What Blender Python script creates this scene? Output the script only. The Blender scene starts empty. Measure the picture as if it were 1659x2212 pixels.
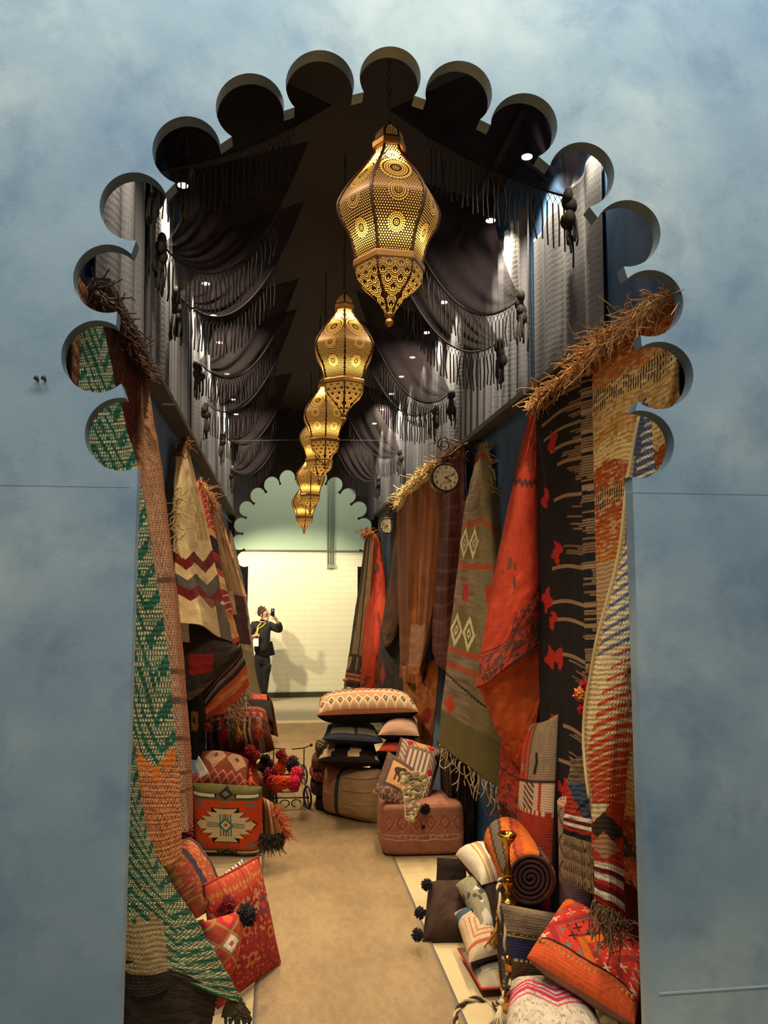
import bpy, bmesh, math, random
import numpy as np
from mathutils import Vector, Matrix, Euler
random.seed(5); RNG = np.random.RandomState(7)
S = bpy.context.scene
COL = S.collection
PI = math.pi
# ------------------------------------------------------------------ camera
F = 1720.0; TH = math.radians(5.777); PSI = math.radians(7.56)
CAM = np.array([0.0, 0.0, 1.9])
cd = bpy.data.cameras.new('camera'); cam = bpy.data.objects.new('camera', cd); COL.objects.link(cam)
cam.location = CAM; cam.rotation_euler = (PI/2+TH, 0, -PSI)
cd.sensor_fit = 'AUTO'; cd.sensor_width = 36; cd.lens = F/2212*36; cd.clip_start = .05
S.camera = cam
# ------------------------------------------------------------------ exposure, world
S.view_settings.view_transform = 'Standard'; S.view_settings.look = 'None'
S.view_settings.gamma = 1; S.view_settings.exposure = 0.0
try: S.view_settings.use_curve_mapping = False
except Exception: pass
W = bpy.data.worlds.new('world'); S.world = W; W.use_nodes = True
W.node_tree.nodes['Background'].inputs[0].default_value = (.46, .58, .78, 1)
W.node_tree.nodes['Background'].inputs[1].default_value = .17
S.cycles.max_bounces = 6; S.cycles.diffuse_bounces = 3; S.cycles.transparent_max_bounces = 14
S.cycles.sample_clamp_indirect = 4; S.cycles.caustics_reflective = False; S.cycles.caustics_refractive = False
S.cycles.use_denoising = True
# ------------------------------------------------------------------ hall lights
def lamp(name, kind, loc, power, color=(1,1,1), target=None, parent=None, **kw):
    l = bpy.data.lights.new(name, kind); l.energy = power; l.color = color
    for k, v in kw.items(): setattr(l, k, v)
    o = bpy.data.objects.new(name, l); COL.objects.link(o)
    loc = Vector(loc)
    if target is not None:
        o.rotation_euler = (Vector(target)-loc).to_track_quat('-Z', 'Y').to_euler()
    if parent is not None: o.parent = parent; loc = loc-parent.location
    o.location = loc
    return o
lamp('hall_light_front', 'AREA', (.4, .9, 5.7), 215, (1, .99, .90), (.3, 2.6, 3.0), shape='RECTANGLE', size=5, size_y=.8)
lamp('hall_light_back', 'AREA', (.3, 13.1, 5.6), 70, (1, .93, .74), (.3, 14.9, 1.2), shape='RECTANGLE', size=4, size_y=.6)
for i, (x, y, z, e) in enumerate([(-1.5, 12.6, 2.9, 260), (-.9, 12.6, 3.3, 220), (1.7, 12.75, 3.4, 120)]):
    lamp('back_wall_spot', 'SPOT', (x, y, z), e, (1, .88, .60), (.2, 14.9, 1.1), spot_size=1.35, spot_blend=.6, shadow_soft_size=.05)
WARM = (1, .80, .54)
SPOT_W = 152
# ------------------------------------------------------------------ pixel measurement -> world point on a plane
_right = np.array([math.cos(PSI), -math.sin(PSI), 0])
_fwd = np.array([math.sin(PSI)*math.cos(TH), math.cos(PSI)*math.cos(TH), math.sin(TH)])
_up = np.cross(_right, _fwd)
def ray(px, py): return _fwd*F + _right*(px-829.5) + _up*(1106-py)
def y_(px, py, Y): d = ray(px, py); return CAM + d*(Y/d[1])
def x_(px, py, X): d = ray(px, py); return CAM + d*(X/d[0])
def z_(px, py, Z): d = ray(px, py); return CAM + d*((Z-1.9)/d[2])
# ------------------------------------------------------------------ colour
def C(r, g, b):
    c = np.array([r, g, b], float)/255
    return np.where(c <= .04045, c/12.92, ((c+.055)/1.055)**2.4)
CREAM=C(226,208,168); TAN=C(186,150,104); CORAL=C(214,84,50); RUST=C(178,92,46); MAROON=C(112,32,30); BLACK=C(34,29,27)
NAVY=C(44,50,78); GREEN=C(44,92,68); OLIVE=C(112,106,62); GREY=C(134,126,114); BROWN=C(104,72,52); TERRA=C(168,112,84)
ORANGE=C(226,116,44); PINK=C(232,70,110); TEAL=C(76,134,142); RED=C(190,44,34); IVORY=C(232,220,190); MUSTARD=C(206,150,50)
# ------------------------------------------------------------------ numpy noise and pattern helpers
def vn(u, v, fu, fv, seed=0):
    r = np.random.RandomState(seed); T = r.rand(64, 64)
    x = np.asarray(u)*fu; y = np.asarray(v)*fv
    xi = np.floor(x).astype(int); yi = np.floor(y).astype(int); fx = x-xi; fy = y-yi
    fx = fx*fx*(3-2*fx); fy = fy*fy*(3-2*fy)
    g = lambda a, b: T[a % 64, b % 64]
    return (g(xi,yi)*(1-fx)+g(xi+1,yi)*fx)*(1-fy)+(g(xi,yi+1)*(1-fx)+g(xi+1,yi+1)*fx)*fy
def hsh(i, seed=0):
    r = np.random.RandomState(seed); T = r.rand(997)
    return T[np.asarray(i).astype(int) % 997]
def paint(c, mask, col):
    m = np.asarray(mask, float); m = np.clip(m, 0, 1)[..., None]
    return c*(1-m)+np.asarray(col)*m
def fill(u, col): return np.ones(u.shape+(3,))*np.asarray(col)
def bands(u, v, stops):
    """stops: list of (v_end, colour)"""
    c = fill(u, stops[-1][1]); prev = -9
    for e, col in stops:
        c = np.where(((v >= prev) & (v < e))[..., None], np.asarray(col), c); prev = e
    return c
fr = lambda x: x-np.floor(x)
tri = lambda x: np.abs(2*(x-np.floor(x+.5)))
# ------------------------------------------------------------------ materials
def newmat(name):
    m = bpy.data.materials.new(name); m.use_nodes = True
    nt = m.node_tree; return m, nt, nt.nodes['Principled BSDF'], nt.nodes['Material Output']
def N(nt, t, **kw):
    n = nt.nodes.new(t)
    for k, v in kw.items(): setattr(n, k, v)
    return n
def plain(name, col, rough=.6, metal=0.0, noise=0.0, nscale=20, emit=None, estr=0, bump=0.0):
    m, nt, b, o = newmat(name); L = nt.links.new
    b.inputs['Base Color'].default_value = (*col, 1); b.inputs['Roughness'].default_value = rough; b.inputs['Metallic'].default_value = metal
    tc = N(nt, 'ShaderNodeTexCoord'); ns = N(nt, 'ShaderNodeTexNoise'); ns.inputs['Scale'].default_value = nscale; ns.inputs['Detail'].default_value = 4
    L(tc.outputs['Object'], ns.inputs['Vector'])
    mr = N(nt, 'ShaderNodeMapRange'); mr.inputs[3].default_value = 1-noise; mr.inputs[4].default_value = 1+noise
    L(ns.outputs['Fac'], mr.inputs[0])
    mx = N(nt, 'ShaderNodeMix', data_type='RGBA', blend_type='MULTIPLY'); mx.inputs[0].default_value = 1
    mx.inputs[6].default_value = (*col, 1); L(mr.outputs[0], mx.inputs[7]); L(mx.outputs[2], b.inputs['Base Color'])
    if bump:
        bp = N(nt, 'ShaderNodeBump'); bp.inputs['Strength'].default_value = bump; bp.inputs['Distance'].default_value = .01
        L(ns.outputs['Fac'], bp.inputs['Height']); L(bp.outputs[0], b.inputs['Normal'])
    if emit is not None:
        b.inputs['Emission Color'].default_value = (*emit, 1); b.inputs['Emission Strength'].default_value = estr
    return m
def textile(name, pitch=.006, bump=.5, contrast=.3, rough=.95):
    """woven cloth: pattern colour from the cloth's own colour attribute, warp/weft relief from its metric UVs"""
    m, nt, b, o = newmat(name); L = nt.links.new
    at = N(nt, 'ShaderNodeAttribute', attribute_name='Col'); uv = N(nt, 'ShaderNodeUVMap')
    w1 = N(nt, 'ShaderNodeTexWave', bands_direction='X'); w2 = N(nt, 'ShaderNodeTexWave', bands_direction='Y')
    for w in (w1, w2):
        w.inputs['Scale'].default_value = .314/pitch; w.inputs['Distortion'].default_value = 2.5; w.inputs['Detail'].default_value = 1
        L(uv.outputs[0], w.inputs['Vector'])
    w2.inputs['Scale'].default_value = .314/pitch*.6
    mu = N(nt, 'ShaderNodeMath', operation='MULTIPLY'); L(w1.outputs['Fac'], mu.inputs[0]); L(w2.outputs['Fac'], mu.inputs[1])
    ns = N(nt, 'ShaderNodeTexNoise'); ns.inputs['Scale'].default_value = 60; ns.inputs['Detail'].default_value = 3; L(uv.outputs[0], ns.inputs['Vector'])
    ad = N(nt, 'ShaderNodeMath', operation='ADD'); L(mu.outputs[0], ad.inputs[0]); L(ns.outputs['Fac'], ad.inputs[1])
    mr = N(nt, 'ShaderNodeMapRange'); mr.inputs[1].default_value = .2; mr.inputs[2].default_value = 1.3; mr.inputs[3].default_value = 1-contrast; mr.inputs[4].default_value = 1+contrast*.6
    L(ad.outputs[0], mr.inputs[0])
    mx = N(nt, 'ShaderNodeMix', data_type='RGBA', blend_type='MULTIPLY'); mx.inputs[0].default_value = 1
    L(at.outputs['Color'], mx.inputs[6]); L(mr.outputs[0], mx.inputs[7]); L(mx.outputs[2], b.inputs['Base Color'])
    b.inputs['Roughness'].default_value = rough; b.inputs['Specular IOR Level'].default_value = .15
    bp = N(nt, 'ShaderNodeBump'); bp.inputs['Strength'].default_value = bump; bp.inputs['Distance'].default_value = pitch*.6
    L(ad.outputs[0], bp.inputs['Height']); L(bp.outputs[0], b.inputs['Normal'])
    return m
M_FLAT = textile('flat_woven_wool', .007, .5, .3)
M_KNIT = textile('chunky_woven_wool', .012, .7, .26)
M_SHAG = textile('shaggy_wool', .03, 1.0, .6)
M_FINE = textile('fine_cotton', .004, .25, .16)
M_VELV = textile('worn_velvet', .005, .3, .25, .8)
_yarn = {}
def yarn(col):
    k = tuple(np.round(col, 3))
    if k not in _yarn: _yarn[k] = plain('yarn', col, .95, 0, .25, 90)
    return _yarn[k]
# ------------------------------------------------------------------ mesh helpers
def tag(o, label=None, cat=None, group=None, kind=None):
    if label: o['label'] = label
    if cat: o['category'] = cat
    if group: o['group'] = group
    if kind: o['kind'] = kind
    return o
def mk(name, V, Fc, mat=None, parent=None, smooth=True, col=None, uv=None, mats=None, fmat=None, origin=None):
    V = np.asarray(V, float).reshape(-1, 3)
    if parent is not None:
        org = np.zeros(3); q_ = parent
        while q_ is not None: org = org+np.array(q_.location); q_ = q_.parent
    elif origin is not None: org = np.asarray(origin, float)
    else:
        org = (V.min(0)+V.max(0))/2; org[2] = V[:, 2].min()
    me = bpy.data.meshes.new(name)
    if isinstance(Fc, np.ndarray) and Fc.ndim == 2:
        k = Fc.shape[1]; n = len(Fc)
        me.vertices.add(len(V)); me.vertices.foreach_set('co', (V-org).astype(np.float32).ravel())
        me.loops.add(n*k); me.loops.foreach_set('vertex_index', Fc.astype(np.int32).ravel())
        me.polygons.add(n); me.polygons.foreach_set('loop_start', np.arange(0, n*k, k, dtype=np.int32))
        me.polygons.foreach_set('loop_total', np.full(n, k, dtype=np.int32))
        me.update(calc_edges=True); me.validate()
    else:
        me.from_pydata([tuple(p) for p in (V-org)], [], [tuple(int(i) for i in f) for f in Fc]); me.update()
    if uv is not None:
        ul = me.uv_layers.new(name='UVMap'); li = np.empty(len(me.loops), np.int32); me.loops.foreach_get('vertex_index', li)
        ul.data.foreach_set('uv', np.asarray(uv, np.float32).reshape(-1, 2)[li].ravel())
    if col is not None:
        ca = me.color_attributes.new('Col', 'FLOAT_COLOR', 'POINT')
        cc = np.asarray(col, np.float32).reshape(-1, 3); ca.data.foreach_set('color', np.concatenate([cc, np.ones((len(cc), 1), np.float32)], 1).ravel())
    if smooth: me.polygons.foreach_set('use_smooth', np.ones(len(me.polygons), bool))
    o = bpy.data.objects.new(name, me); COL.objects.link(o)
    if mats:
        for x in mats: me.materials.append(x)
        if fmat is not None: me.polygons.foreach_set('material_index', np.asarray(fmat, np.int32))
    elif mat: me.materials.append(mat)
    if parent is not None: o.parent = parent
    else: o.location = org
    return o
def empty(name, loc, label, cat, group=None):
    o = bpy.data.objects.new(name, None); COL.objects.link(o); o.location = loc; o.empty_display_size = .1
    return tag(o, label, cat, group)
def struct(name, V, Fc, mat, **kw):
    o = mk(name, V, Fc, mat, smooth=False, **kw); o['kind'] = 'structure'; return o
class MB:
    def __init__(s): s.V = []; s.F = []; s.n = 0
    def add(s, V, Fc):
        V = np.asarray(V, float).reshape(-1, 3); s.V.append(V); s.F += [tuple(int(i)+s.n for i in f) for f in Fc]; s.n += len(V); return s
    def box(s, a, b):
        (x0,y0,z0),(x1,y1,z1) = a, b
        return s.add([(x0,y0,z0),(x1,y0,z0),(x1,y1,z0),(x0,y1,z0),(x0,y0,z1),(x1,y0,z1),(x1,y1,z1),(x0,y1,z1)],
              [(0,3,2,1),(4,5,6,7),(0,1,5,4),(1,2,6,5),(2,3,7,6),(3,0,4,7)])
    def tube(s, pts, r, sides=6, cap=True):
        P = np.asarray(pts, float); n = len(P); R = np.broadcast_to(np.asarray(r, float), (n,))
        T = np.gradient(P, axis=0); T /= np.linalg.norm(T, axis=1)[:, None]+1e-12
        up = np.array([0, 0, 1.0]) if abs(T[0][2]) < .9 else np.array([0, 1.0, 0])
        A = np.cross(T, up); 
        for i in range(n):
            if np.linalg.norm(A[i]) < 1e-4: A[i] = A[i-1] if i else (1, 0, 0)
        A /= np.linalg.norm(A, axis=1)[:, None]; B = np.cross(T, A)
        th = np.arange(sides)/sides*2*PI
        V = P[:, None]+R[:, None, None]*(A[:, None]*np.cos(th)[None, :, None]+B[:, None]*np.sin(th)[None, :, None])
        f = [(i*sides+j, i*sides+(j+1) % sides, (i+1)*sides+(j+1) % sides, (i+1)*sides+j) for i in range(n-1) for j in range(sides)]
        if cap: f += [tuple(range(sides-1, -1, -1)), tuple((n-1)*sides+j for j in range(sides))]
        return s.add(V, f)
    def lathe(s, prof, c, sides=20, axis='z', phase=0):
        th = np.arange(sides)/sides*2*PI+phase; prof = np.asarray(prof, float); n = len(prof)
        r, h = prof[:, 0], prof[:, 1]
        a = r[:, None]*np.cos(th); b = r[:, None]*np.sin(th); hh = np.repeat(h[:, None], sides, 1)
        V = np.stack([a, b, hh], -1) if axis == 'z' else (np.stack([a, -hh, b], -1) if axis == 'y' else np.stack([hh, a, b], -1))
        f = [(i*sides+j, i*sides+(j+1) % sides, (i+1)*sides+(j+1) % sides, (i+1)*sides+j) for i in range(n-1) for j in range(sides)]
        f += [tuple(range(sides-1, -1, -1)), tuple((n-1)*sides+j for j in range(sides))]
        return s.add(V+np.asarray(c, float), f)
    def ball(s, c, r, n=10, m=14):
        rr = np.broadcast_to(np.asarray(r, float), (3,))
        t = np.linspace(.02, PI-.02, n); prof = np.stack([np.sin(t), np.cos(t)*-1], 1); b = MB().lathe(prof, (0, 0, 0), m)
        return s.add(b.V[0]*rr+np.asarray(c, float), b.F)
    def out(s, name, mat, parent=None, smooth=True, **kw):
        return mk(name, np.concatenate(s.V), s.F, mat, parent, smooth, **kw)
def catmull(A, n, axis=0):
    A = np.moveaxis(np.asarray(A, float), axis, 0); k = len(A)
    t = np.linspace(0, k-1, n); i = np.minimum(t.astype(int), k-2); f = (t-i).reshape((-1,)+(1,)*(A.ndim-1))
    p1 = A[i]; p2 = A[i+1]; p0 = np.where((i > 0).reshape(f.shape), A[np.maximum(i-1, 0)], 2*p1-p2); p3 = np.where((i+2 < k).reshape(f.shape), A[np.minimum(i+2, k-1)], 2*p2-p1)
    r = .5*((2*p1)+(-p0+p2)*f+(2*p0-5*p1+4*p2-p3)*f*f+(-p0+3*p1-3*p2+p3)*f**3)
    return np.moveaxis(r, 0, axis)
def smoothgrid(G, nv, nu): return catmull(catmull(G, nv, 0), nu, 1)
def gnormals(V):
    n = np.cross(np.gradient(V, axis=0), np.gradient(V, axis=1)); return n/(np.linalg.norm(n, axis=2)[..., None]+1e-12)
def gridfaces(nv, nu, off=0, flip=False):
    i = np.arange(nv-1)[:, None]*nu+np.arange(nu-1)[None]; i = i.ravel()+off
    f = np.stack([i, i+1, i+nu+1, i+nu], 1); return f[:, ::-1] if flip else f
def arcuv(V):
    du = np.linalg.norm(np.diff(V, axis=1), axis=2).mean(0); dv = np.linalg.norm(np.diff(V, axis=0), axis=2).mean(1)
    u = np.concatenate([[0], np.cumsum(du)]); v = np.concatenate([[0], np.cumsum(dv)])
    return np.stack(np.broadcast_arrays(u[None, :], v[:, None]), -1)
def sheet(name, V, pat, mat, parent=None, th=.008, back=None, **kw):
    """a cloth with two faces and an edge: V (nv,nu,3) is the side people see"""
    nv, nu = V.shape[:2]; n = gnormals(V); B = V-n*th
    U, Vv = np.meshgrid(np.linspace(0, 1, nu), np.linspace(0, 1, nv)); c = pat(U, Vv)
    cb = back(U, Vv) if callable(back) else (fill(U, back) if back is not None else c*.85)
    uv = arcuv(V); k = nv*nu
    f = [gridfaces(nv, nu, 0, True), gridfaces(nv, nu, k, False)]
    ring = np.concatenate([np.arange(nu), np.arange(1, nv)*nu+nu-1, (nv-1)*nu+np.arange(nu-2, -1, -1), np.arange(nv-2, 0, -1)*nu])
    r2 = np.roll(ring, -1); f.append(np.stack([ring, r2, r2+k, ring+k], 1))
    return mk(name, np.concatenate([V.reshape(-1, 3), B.reshape(-1, 3)]), np.concatenate(f), mat, parent, True,
              np.concatenate([c.reshape(-1, 3), cb.reshape(-1, 3)]), np.concatenate([uv.reshape(-1, 2)]*2), **kw)
def fringe(parent, P, d, length, n, mat, r=.004, jit=.3, name='fringe', curl=.25, seed=0, seg=7, sides=4):
    """strands hanging from the polyline P"""
    rs = np.random.RandomState(seed); P = np.asarray(P, float); mb = MB(); d = np.asarray(d, float)
    Q = catmull(P, n) if len(P) > 2 else P[0]+(P[-1]-P[0])*np.linspace(0, 1, n)[:, None]
    for i in range(n):
        L = length*(1+jit*rs.uniform(-1, 1)); dd = d+rs.normal(0, jit*.4, 3); dd /= np.linalg.norm(dd)
        c = rs.normal(0, curl, 3)*L; w = rs.normal(0, curl*.35, 3)*L; t = np.linspace(0, 1, seg)[:, None]
        drop = max(0, dd[2]+.9)*L*(.55 if curl > .1 else .1)
        p = Q[i]+rs.normal(0, .004, 3)+dd*L*t+c*t*t+w*np.sin(2*PI*t)+np.array([0, 0, -1])*drop*t*t
        mb.tube(p, np.linspace(r, r*.7, seg), sides, False)
    return mb.out(name, mat, parent)
# ------------------------------------------------------------------ setting materials
def mat_bluewall(name, tint=1.0):
    m, nt, b, o = newmat(name); L = nt.links.new
    tc = N(nt, 'ShaderNodeTexCoord')
    def noise(sc, det=5, rough=.55, off=0, dist=0):
        mp = N(nt, 'ShaderNodeMapping'); mp.inputs['Location'].default_value = (off, off*1.7, off*.6); L(tc.outputs['Object'], mp.inputs[0])
        n = N(nt, 'ShaderNodeTexNoise'); n.inputs['Scale'].default_value = sc; n.inputs['Detail'].default_value = det
        n.inputs['Roughness'].default_value = rough; n.inputs['Distortion'].default_value = dist; L(mp.outputs[0], n.inputs['Vector']); return n.outputs['Fac']
    def ramp(f, stops):
        r = N(nt, 'ShaderNodeValToRGB'); e = r.color_ramp.elements
        e[0].position, e[0].color = stops[0][0], (*stops[0][1], 1); e[1].position, e[1].color = stops[-1][0], (*stops[-1][1], 1)
        for p, c in stops[1:-1]: x = e.new(p); x.color = (*c, 1)
        L(f, r.inputs[0]); return r.outputs[0]
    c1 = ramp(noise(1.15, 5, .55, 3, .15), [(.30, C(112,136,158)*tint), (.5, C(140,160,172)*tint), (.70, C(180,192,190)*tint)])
    c2 = ramp(noise(3.4, 6, .62, 9, .2), [(.36, (.72, .76, .84)), (.50, (1, 1, 1)), (.75, (1.08, 1.06, 1.04))])
    mx = N(nt, 'ShaderNodeMix', data_type='RGBA', blend_type='MULTIPLY'); mx.inputs[0].default_value = .8; L(c1, mx.inputs[6]); L(c2, mx.inputs[7])
    L(mx.outputs[2], b.inputs['Base Color']); b.inputs['Roughness'].default_value = .7; b.inputs['Specular IOR Level'].default_value = .25
    bp = N(nt, 'ShaderNodeBump'); bp.inputs['Strength'].default_value = .25; bp.inputs['Distance'].default_value = .004
    L(noise(70, 5, .7), bp.inputs['Height']); L(bp.outputs[0], b.inputs['Normal'])
    return m
M_WALL = mat_bluewall('blue_sponged_plaster'); 
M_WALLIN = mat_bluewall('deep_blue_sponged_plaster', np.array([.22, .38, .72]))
M_REVEAL = mat_bluewall('blue_plaster_painted_shade', .42)  # wall blue darkened so the shade on the arch reveals is in the colour
M_BLACKCLOTH = plain('black_ceiling_cloth', C(40, 32, 27), .95, 0, .3, 6, bump=.3)
# ------------------------------------------------------------------ scalloped arch
LOBES = [(262,938,79),(210,770,78),(232,602,74),(289,446,74),(403,325,74),(540,232,74),(691,182,74),(843,166,66),(991,203,72),(1132,273,72),
         (1256,378,71),(1355,504,72),(1404,655,72),(1425,811,73),(1383,960,73)]
def arch_outline():
    pts = [(297, 1012)]; n = len(LOBES); ends = [[None, None] for _ in LOBES]
    for i in range(n-1):
        (x0,y0,r0),(x1,y1,r1) = LOBES[i], LOBES[i+1]
        a = math.atan2(y1-y0, x1-x0)
        d = math.hypot(x1-x0, y1-y0)
        k = math.radians(24 if d > r0+r1+8 else 16)
        ends[i][1] = a+k; ends[i+1][0] = a+PI-k       # turned inwards (clockwise travel, image y down)
    x, y, r = LOBES[0]; ends[0][0] = math.atan2(1012-y, 297-x)
    x, y, r = LOBES[-1]; ends[-1][1] = math.atan2(1033-y, 1360-x)
    for (x, y, r), (a0, a1) in zip(LOBES, ends):
        while a1 < a0: a1 += 2*PI
        for t in np.linspace(a0, a1, 30): pts.append((x+r*math.cos(t), y+r*math.sin(t)))
    pts += [(1366, 1033)]
    return pts
_o = [y_(px, py, 2.6) for px, py in arch_outline()]
ARCH = [(_o[0][0], 0)]+[(p[0], p[2]) for p in _o]+[(_o[-1][0], 0)]
def arch_wall(name, Y0, Y1, x0, x1, ztop, mat, mat_in):
    out = ARCH; outer = [(out[0][0], 0), *out[1:-1], (out[-1][0], 0), (x1, 0), (x1, ztop), (x0, ztop), (x0, 0)]
    from mathutils.geometry import tessellate_polygon
    n = len(outer); tr = tessellate_polygon([[Vector((x, z, 0)) for x, z in outer]])
    V = [(x, Y0, z) for x, z in outer]+[(x, Y1, z) for x, z in outer]; Fs = []; fm = []
    for t in tr:
        (ax, az), (bx, bz), (cx, cz) = [outer[i] for i in t]
        t = tuple(t) if (bx-ax)*(cz-az)-(bz-az)*(cx-ax) > 0 else tuple(t)[::-1]      # counter-clockwise in xz: faces the hall (-y)
        Fs.append(t); fm.append(0); Fs.append(tuple(i+n for i in t[::-1])); fm.append(1)
    area = sum(outer[i][0]*outer[(i+1) % n][1]-outer[(i+1) % n][0]*outer[i][1] for i in range(n))
    for i in range(n):
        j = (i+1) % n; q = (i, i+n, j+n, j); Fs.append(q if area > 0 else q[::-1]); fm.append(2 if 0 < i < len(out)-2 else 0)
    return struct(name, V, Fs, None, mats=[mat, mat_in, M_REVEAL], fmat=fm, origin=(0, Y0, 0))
YN0, YN1, YF = 2.6, 2.66, 12.2
XL, XR = -.75, 1.52
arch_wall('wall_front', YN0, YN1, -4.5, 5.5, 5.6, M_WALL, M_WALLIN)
M_FARWALL = plain('dark_navy_paint', C(34, 36, 46), .8, 0, .2, 5)
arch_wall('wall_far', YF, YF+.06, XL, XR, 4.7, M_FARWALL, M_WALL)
# board joints on the front wall
M_JOINT = plain('pale_joint_filler', C(170, 192, 205), .6, 0, .2, 30)
for nm, xa, xb, zz in [('trim_1', -4.4, -.47, y_(150, 1050, 2.6)[2]), ('trim_2', 1.18, 5.4, y_(1500, 1066, 2.6)[2]), ('trim_3', 1.25, 5.4, y_(1540, 2138, 2.6)[2])]:
    dp, hh = (.0025, .003) if nm == 'trim_3' else (.0008, .0014)
    o = MB().box((xa, 2.6-dp, zz-hh), (xb, 2.6, zz+hh)).out(nm, M_JOINT if nm == 'trim_3' else M_WALL, smooth=False); o['kind'] = 'structure'
# side walls
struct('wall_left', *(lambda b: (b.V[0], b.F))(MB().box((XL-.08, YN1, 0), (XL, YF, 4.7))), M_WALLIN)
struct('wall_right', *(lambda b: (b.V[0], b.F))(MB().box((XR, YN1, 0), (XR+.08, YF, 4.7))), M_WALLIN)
struct('ceiling', *(lambda b: (b.V[0], b.F))(MB().box((XL-.08, YN1, 4.7), (XR+.08, YF+.06, 4.78))), M_BLACKCLOTH)
# floor
M_FLOOR = plain('cream_floor_canvas', C(214, 190, 140), .85, 0, .10, 9)
M_CONC = plain('grey_brown_concrete', C(160, 148, 118), .75, 0, .15, 4)
struct('floor', *(lambda b: (b.V[0], b.F))(MB().box((-5, -3, -.1), (6, YF+.02, 0))), M_FLOOR)
struct('floor_outer', *(lambda b: (b.V[0], b.F))(MB().box((-6, YF+.02, -.1), (7, 15.2, -.004))), M_CONC)
# brick wall beyond the far arch
def mat_brick(name, col, mort, sx):
    m, nt, b, o = newmat(name); L = nt.links.new
    tc = N(nt, 'ShaderNodeTexCoord'); mp = N(nt, 'ShaderNodeMapping'); mp.inputs['Rotation'].default_value = (PI/2, 0, 0); L(tc.outputs['Object'], mp.inputs[0])
    br = N(nt, 'ShaderNodeTexBrick'); L(mp.outputs[0], br.inputs['Vector']); br.inputs['Scale'].default_value = 1
    br.inputs['Brick Width'].default_value = .62; br.inputs['Row Height'].default_value = .105; br.inputs['Mortar Size'].default_value = .005
    br.inputs['Color1'].default_value = (*col, 1); br.inputs['Color2'].default_value = (*(col*.97), 1); br.inputs['Mortar'].default_value = (*mort, 1)
    L(br.outputs['Color'], b.inputs['Base Color']); b.inputs['Roughness'].default_value = .55
    bp = N(nt, 'ShaderNodeBump'); bp.inputs['Strength'].default_value = .15; bp.inputs['Distance'].default_value = .006; bp.invert = True
    L(br.outputs['Fac'], bp.inputs['Height']); L(bp.outputs[0], b.inputs['Normal']); return m
ZR = y_(600, 1190, 14.9)[2]
struct('wall_back', *(lambda b: (b.V[0], b.F))(MB().box((-6, 14.9, 0), (7, 15.1, ZR))), mat_brick('cream_painted_brick', C(246, 238, 206), C(230, 220, 184), 1))
struct('wall_back_upper', *(lambda b: (b.V[0], b.F))(MB().box((-6, 14.9, ZR), (7, 15.1, 6))), plain('pale_green_render', C(176, 196, 170), .8, 0, .06, 3))
struct('trim_4', *(lambda b: (b.V[0], b.F))(MB().box((-6, 14.86, ZR-.012), (7, 14.9, ZR+.018))), plain('grey_metal_rail', C(96, 96, 84), .5))
struct('baseboard_back', *(lambda b: (b.V[0], b.F))(MB().box((-6, 14.875, -.004), (7, 14.9, .09))), plain('dark_olive_skirting', C(60, 56, 34), .5))
# conduits on the back wall
cz1 = y_(715, 1222, 14.85)[2]
g = MB()
cond = empty('electrical_conduit', (y_(715, 1222, 14.85)[0], 14.86, cz1), 'pair of thin grey conduits running down the back wall', 'conduit')
M_COND = plain('galvanised_conduit', C(150, 160, 140), .45, .3)
for k, px in enumerate((709, 716, 721)):
    x = y_(px, 1200, 14.85)[0]
    MB().tube([(x, 14.865, 5.2), (x, 14.865, cz1+.02*(k % 2))], .011 if k else .016, 8).out('conduit_pipe', M_COND, cond)
xx = y_(715, 1222, 14.85)[0]
MB().box((xx-.07, 14.84, cz1-.05), (xx+.07, 14.9, cz1+.02)).out('junction_box', M_COND, cond, smooth=False)
# ------------------------------------------------------------------ carpet runner on the floor
def pat_runner(u, v):
    c = fill(u, C(168, 142, 104)); n = vn(u, v, 5, 40, 3)*.5+vn(u, v, 40, 200, 4)*.5
    c = c*(.78+.4*n)[..., None]
    e = (np.minimum(u, 1-u) < .018); c = paint(c, e*.6, C(96, 98, 112)); return c
X0, X1 = -.085, .855
nu, nv = 90, 500
gx, gy = np.meshgrid(np.linspace(X0, X1, nu), np.linspace(1.5, 11.9, nv))
gz = .010+.002*np.sin(gy*5)*np.sin(gx*9)
run = sheet('carpet_runner', np.stack([gx, gy, gz], -1)[::-1], pat_runner, M_FLAT, th=.006)
tag(run, 'long flat taupe carpet runner down the middle of the aisle', 'carpet')
# ------------------------------------------------------------------ grey hanging curtains high on the side walls
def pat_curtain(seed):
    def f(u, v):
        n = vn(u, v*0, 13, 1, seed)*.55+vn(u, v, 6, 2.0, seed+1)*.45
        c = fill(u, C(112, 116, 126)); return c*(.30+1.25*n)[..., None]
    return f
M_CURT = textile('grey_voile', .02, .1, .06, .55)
BAYS = {'l': [(3.05, 4.12), (4.15, 4.95), (5.0, 6.15), (6.2, 8.9), (8.95, 12.15)], 'r': [(3.42, 4.42), (4.45, 6.33), (6.4, 9.1), (9.15, 12.15)]}
where = {'l': ['first grey curtain above the left rugs behind the arch edge', 'narrow grey curtain second along the left wall', 'grey pleated curtain third along the left wall',
               'grey pleated curtain fourth along the left wall', 'farthest grey pleated curtain on the left wall'],
         'r': ['broad grey curtain nearest the arch on the right wall, above the fringed kilims', 'grey curtain on the right wall ending above the coral rug', 'grey pleated curtain on the right wall above the front clock',
               'farthest grey curtain on the right wall above the rear clock']}
ZB = 3.09
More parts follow.
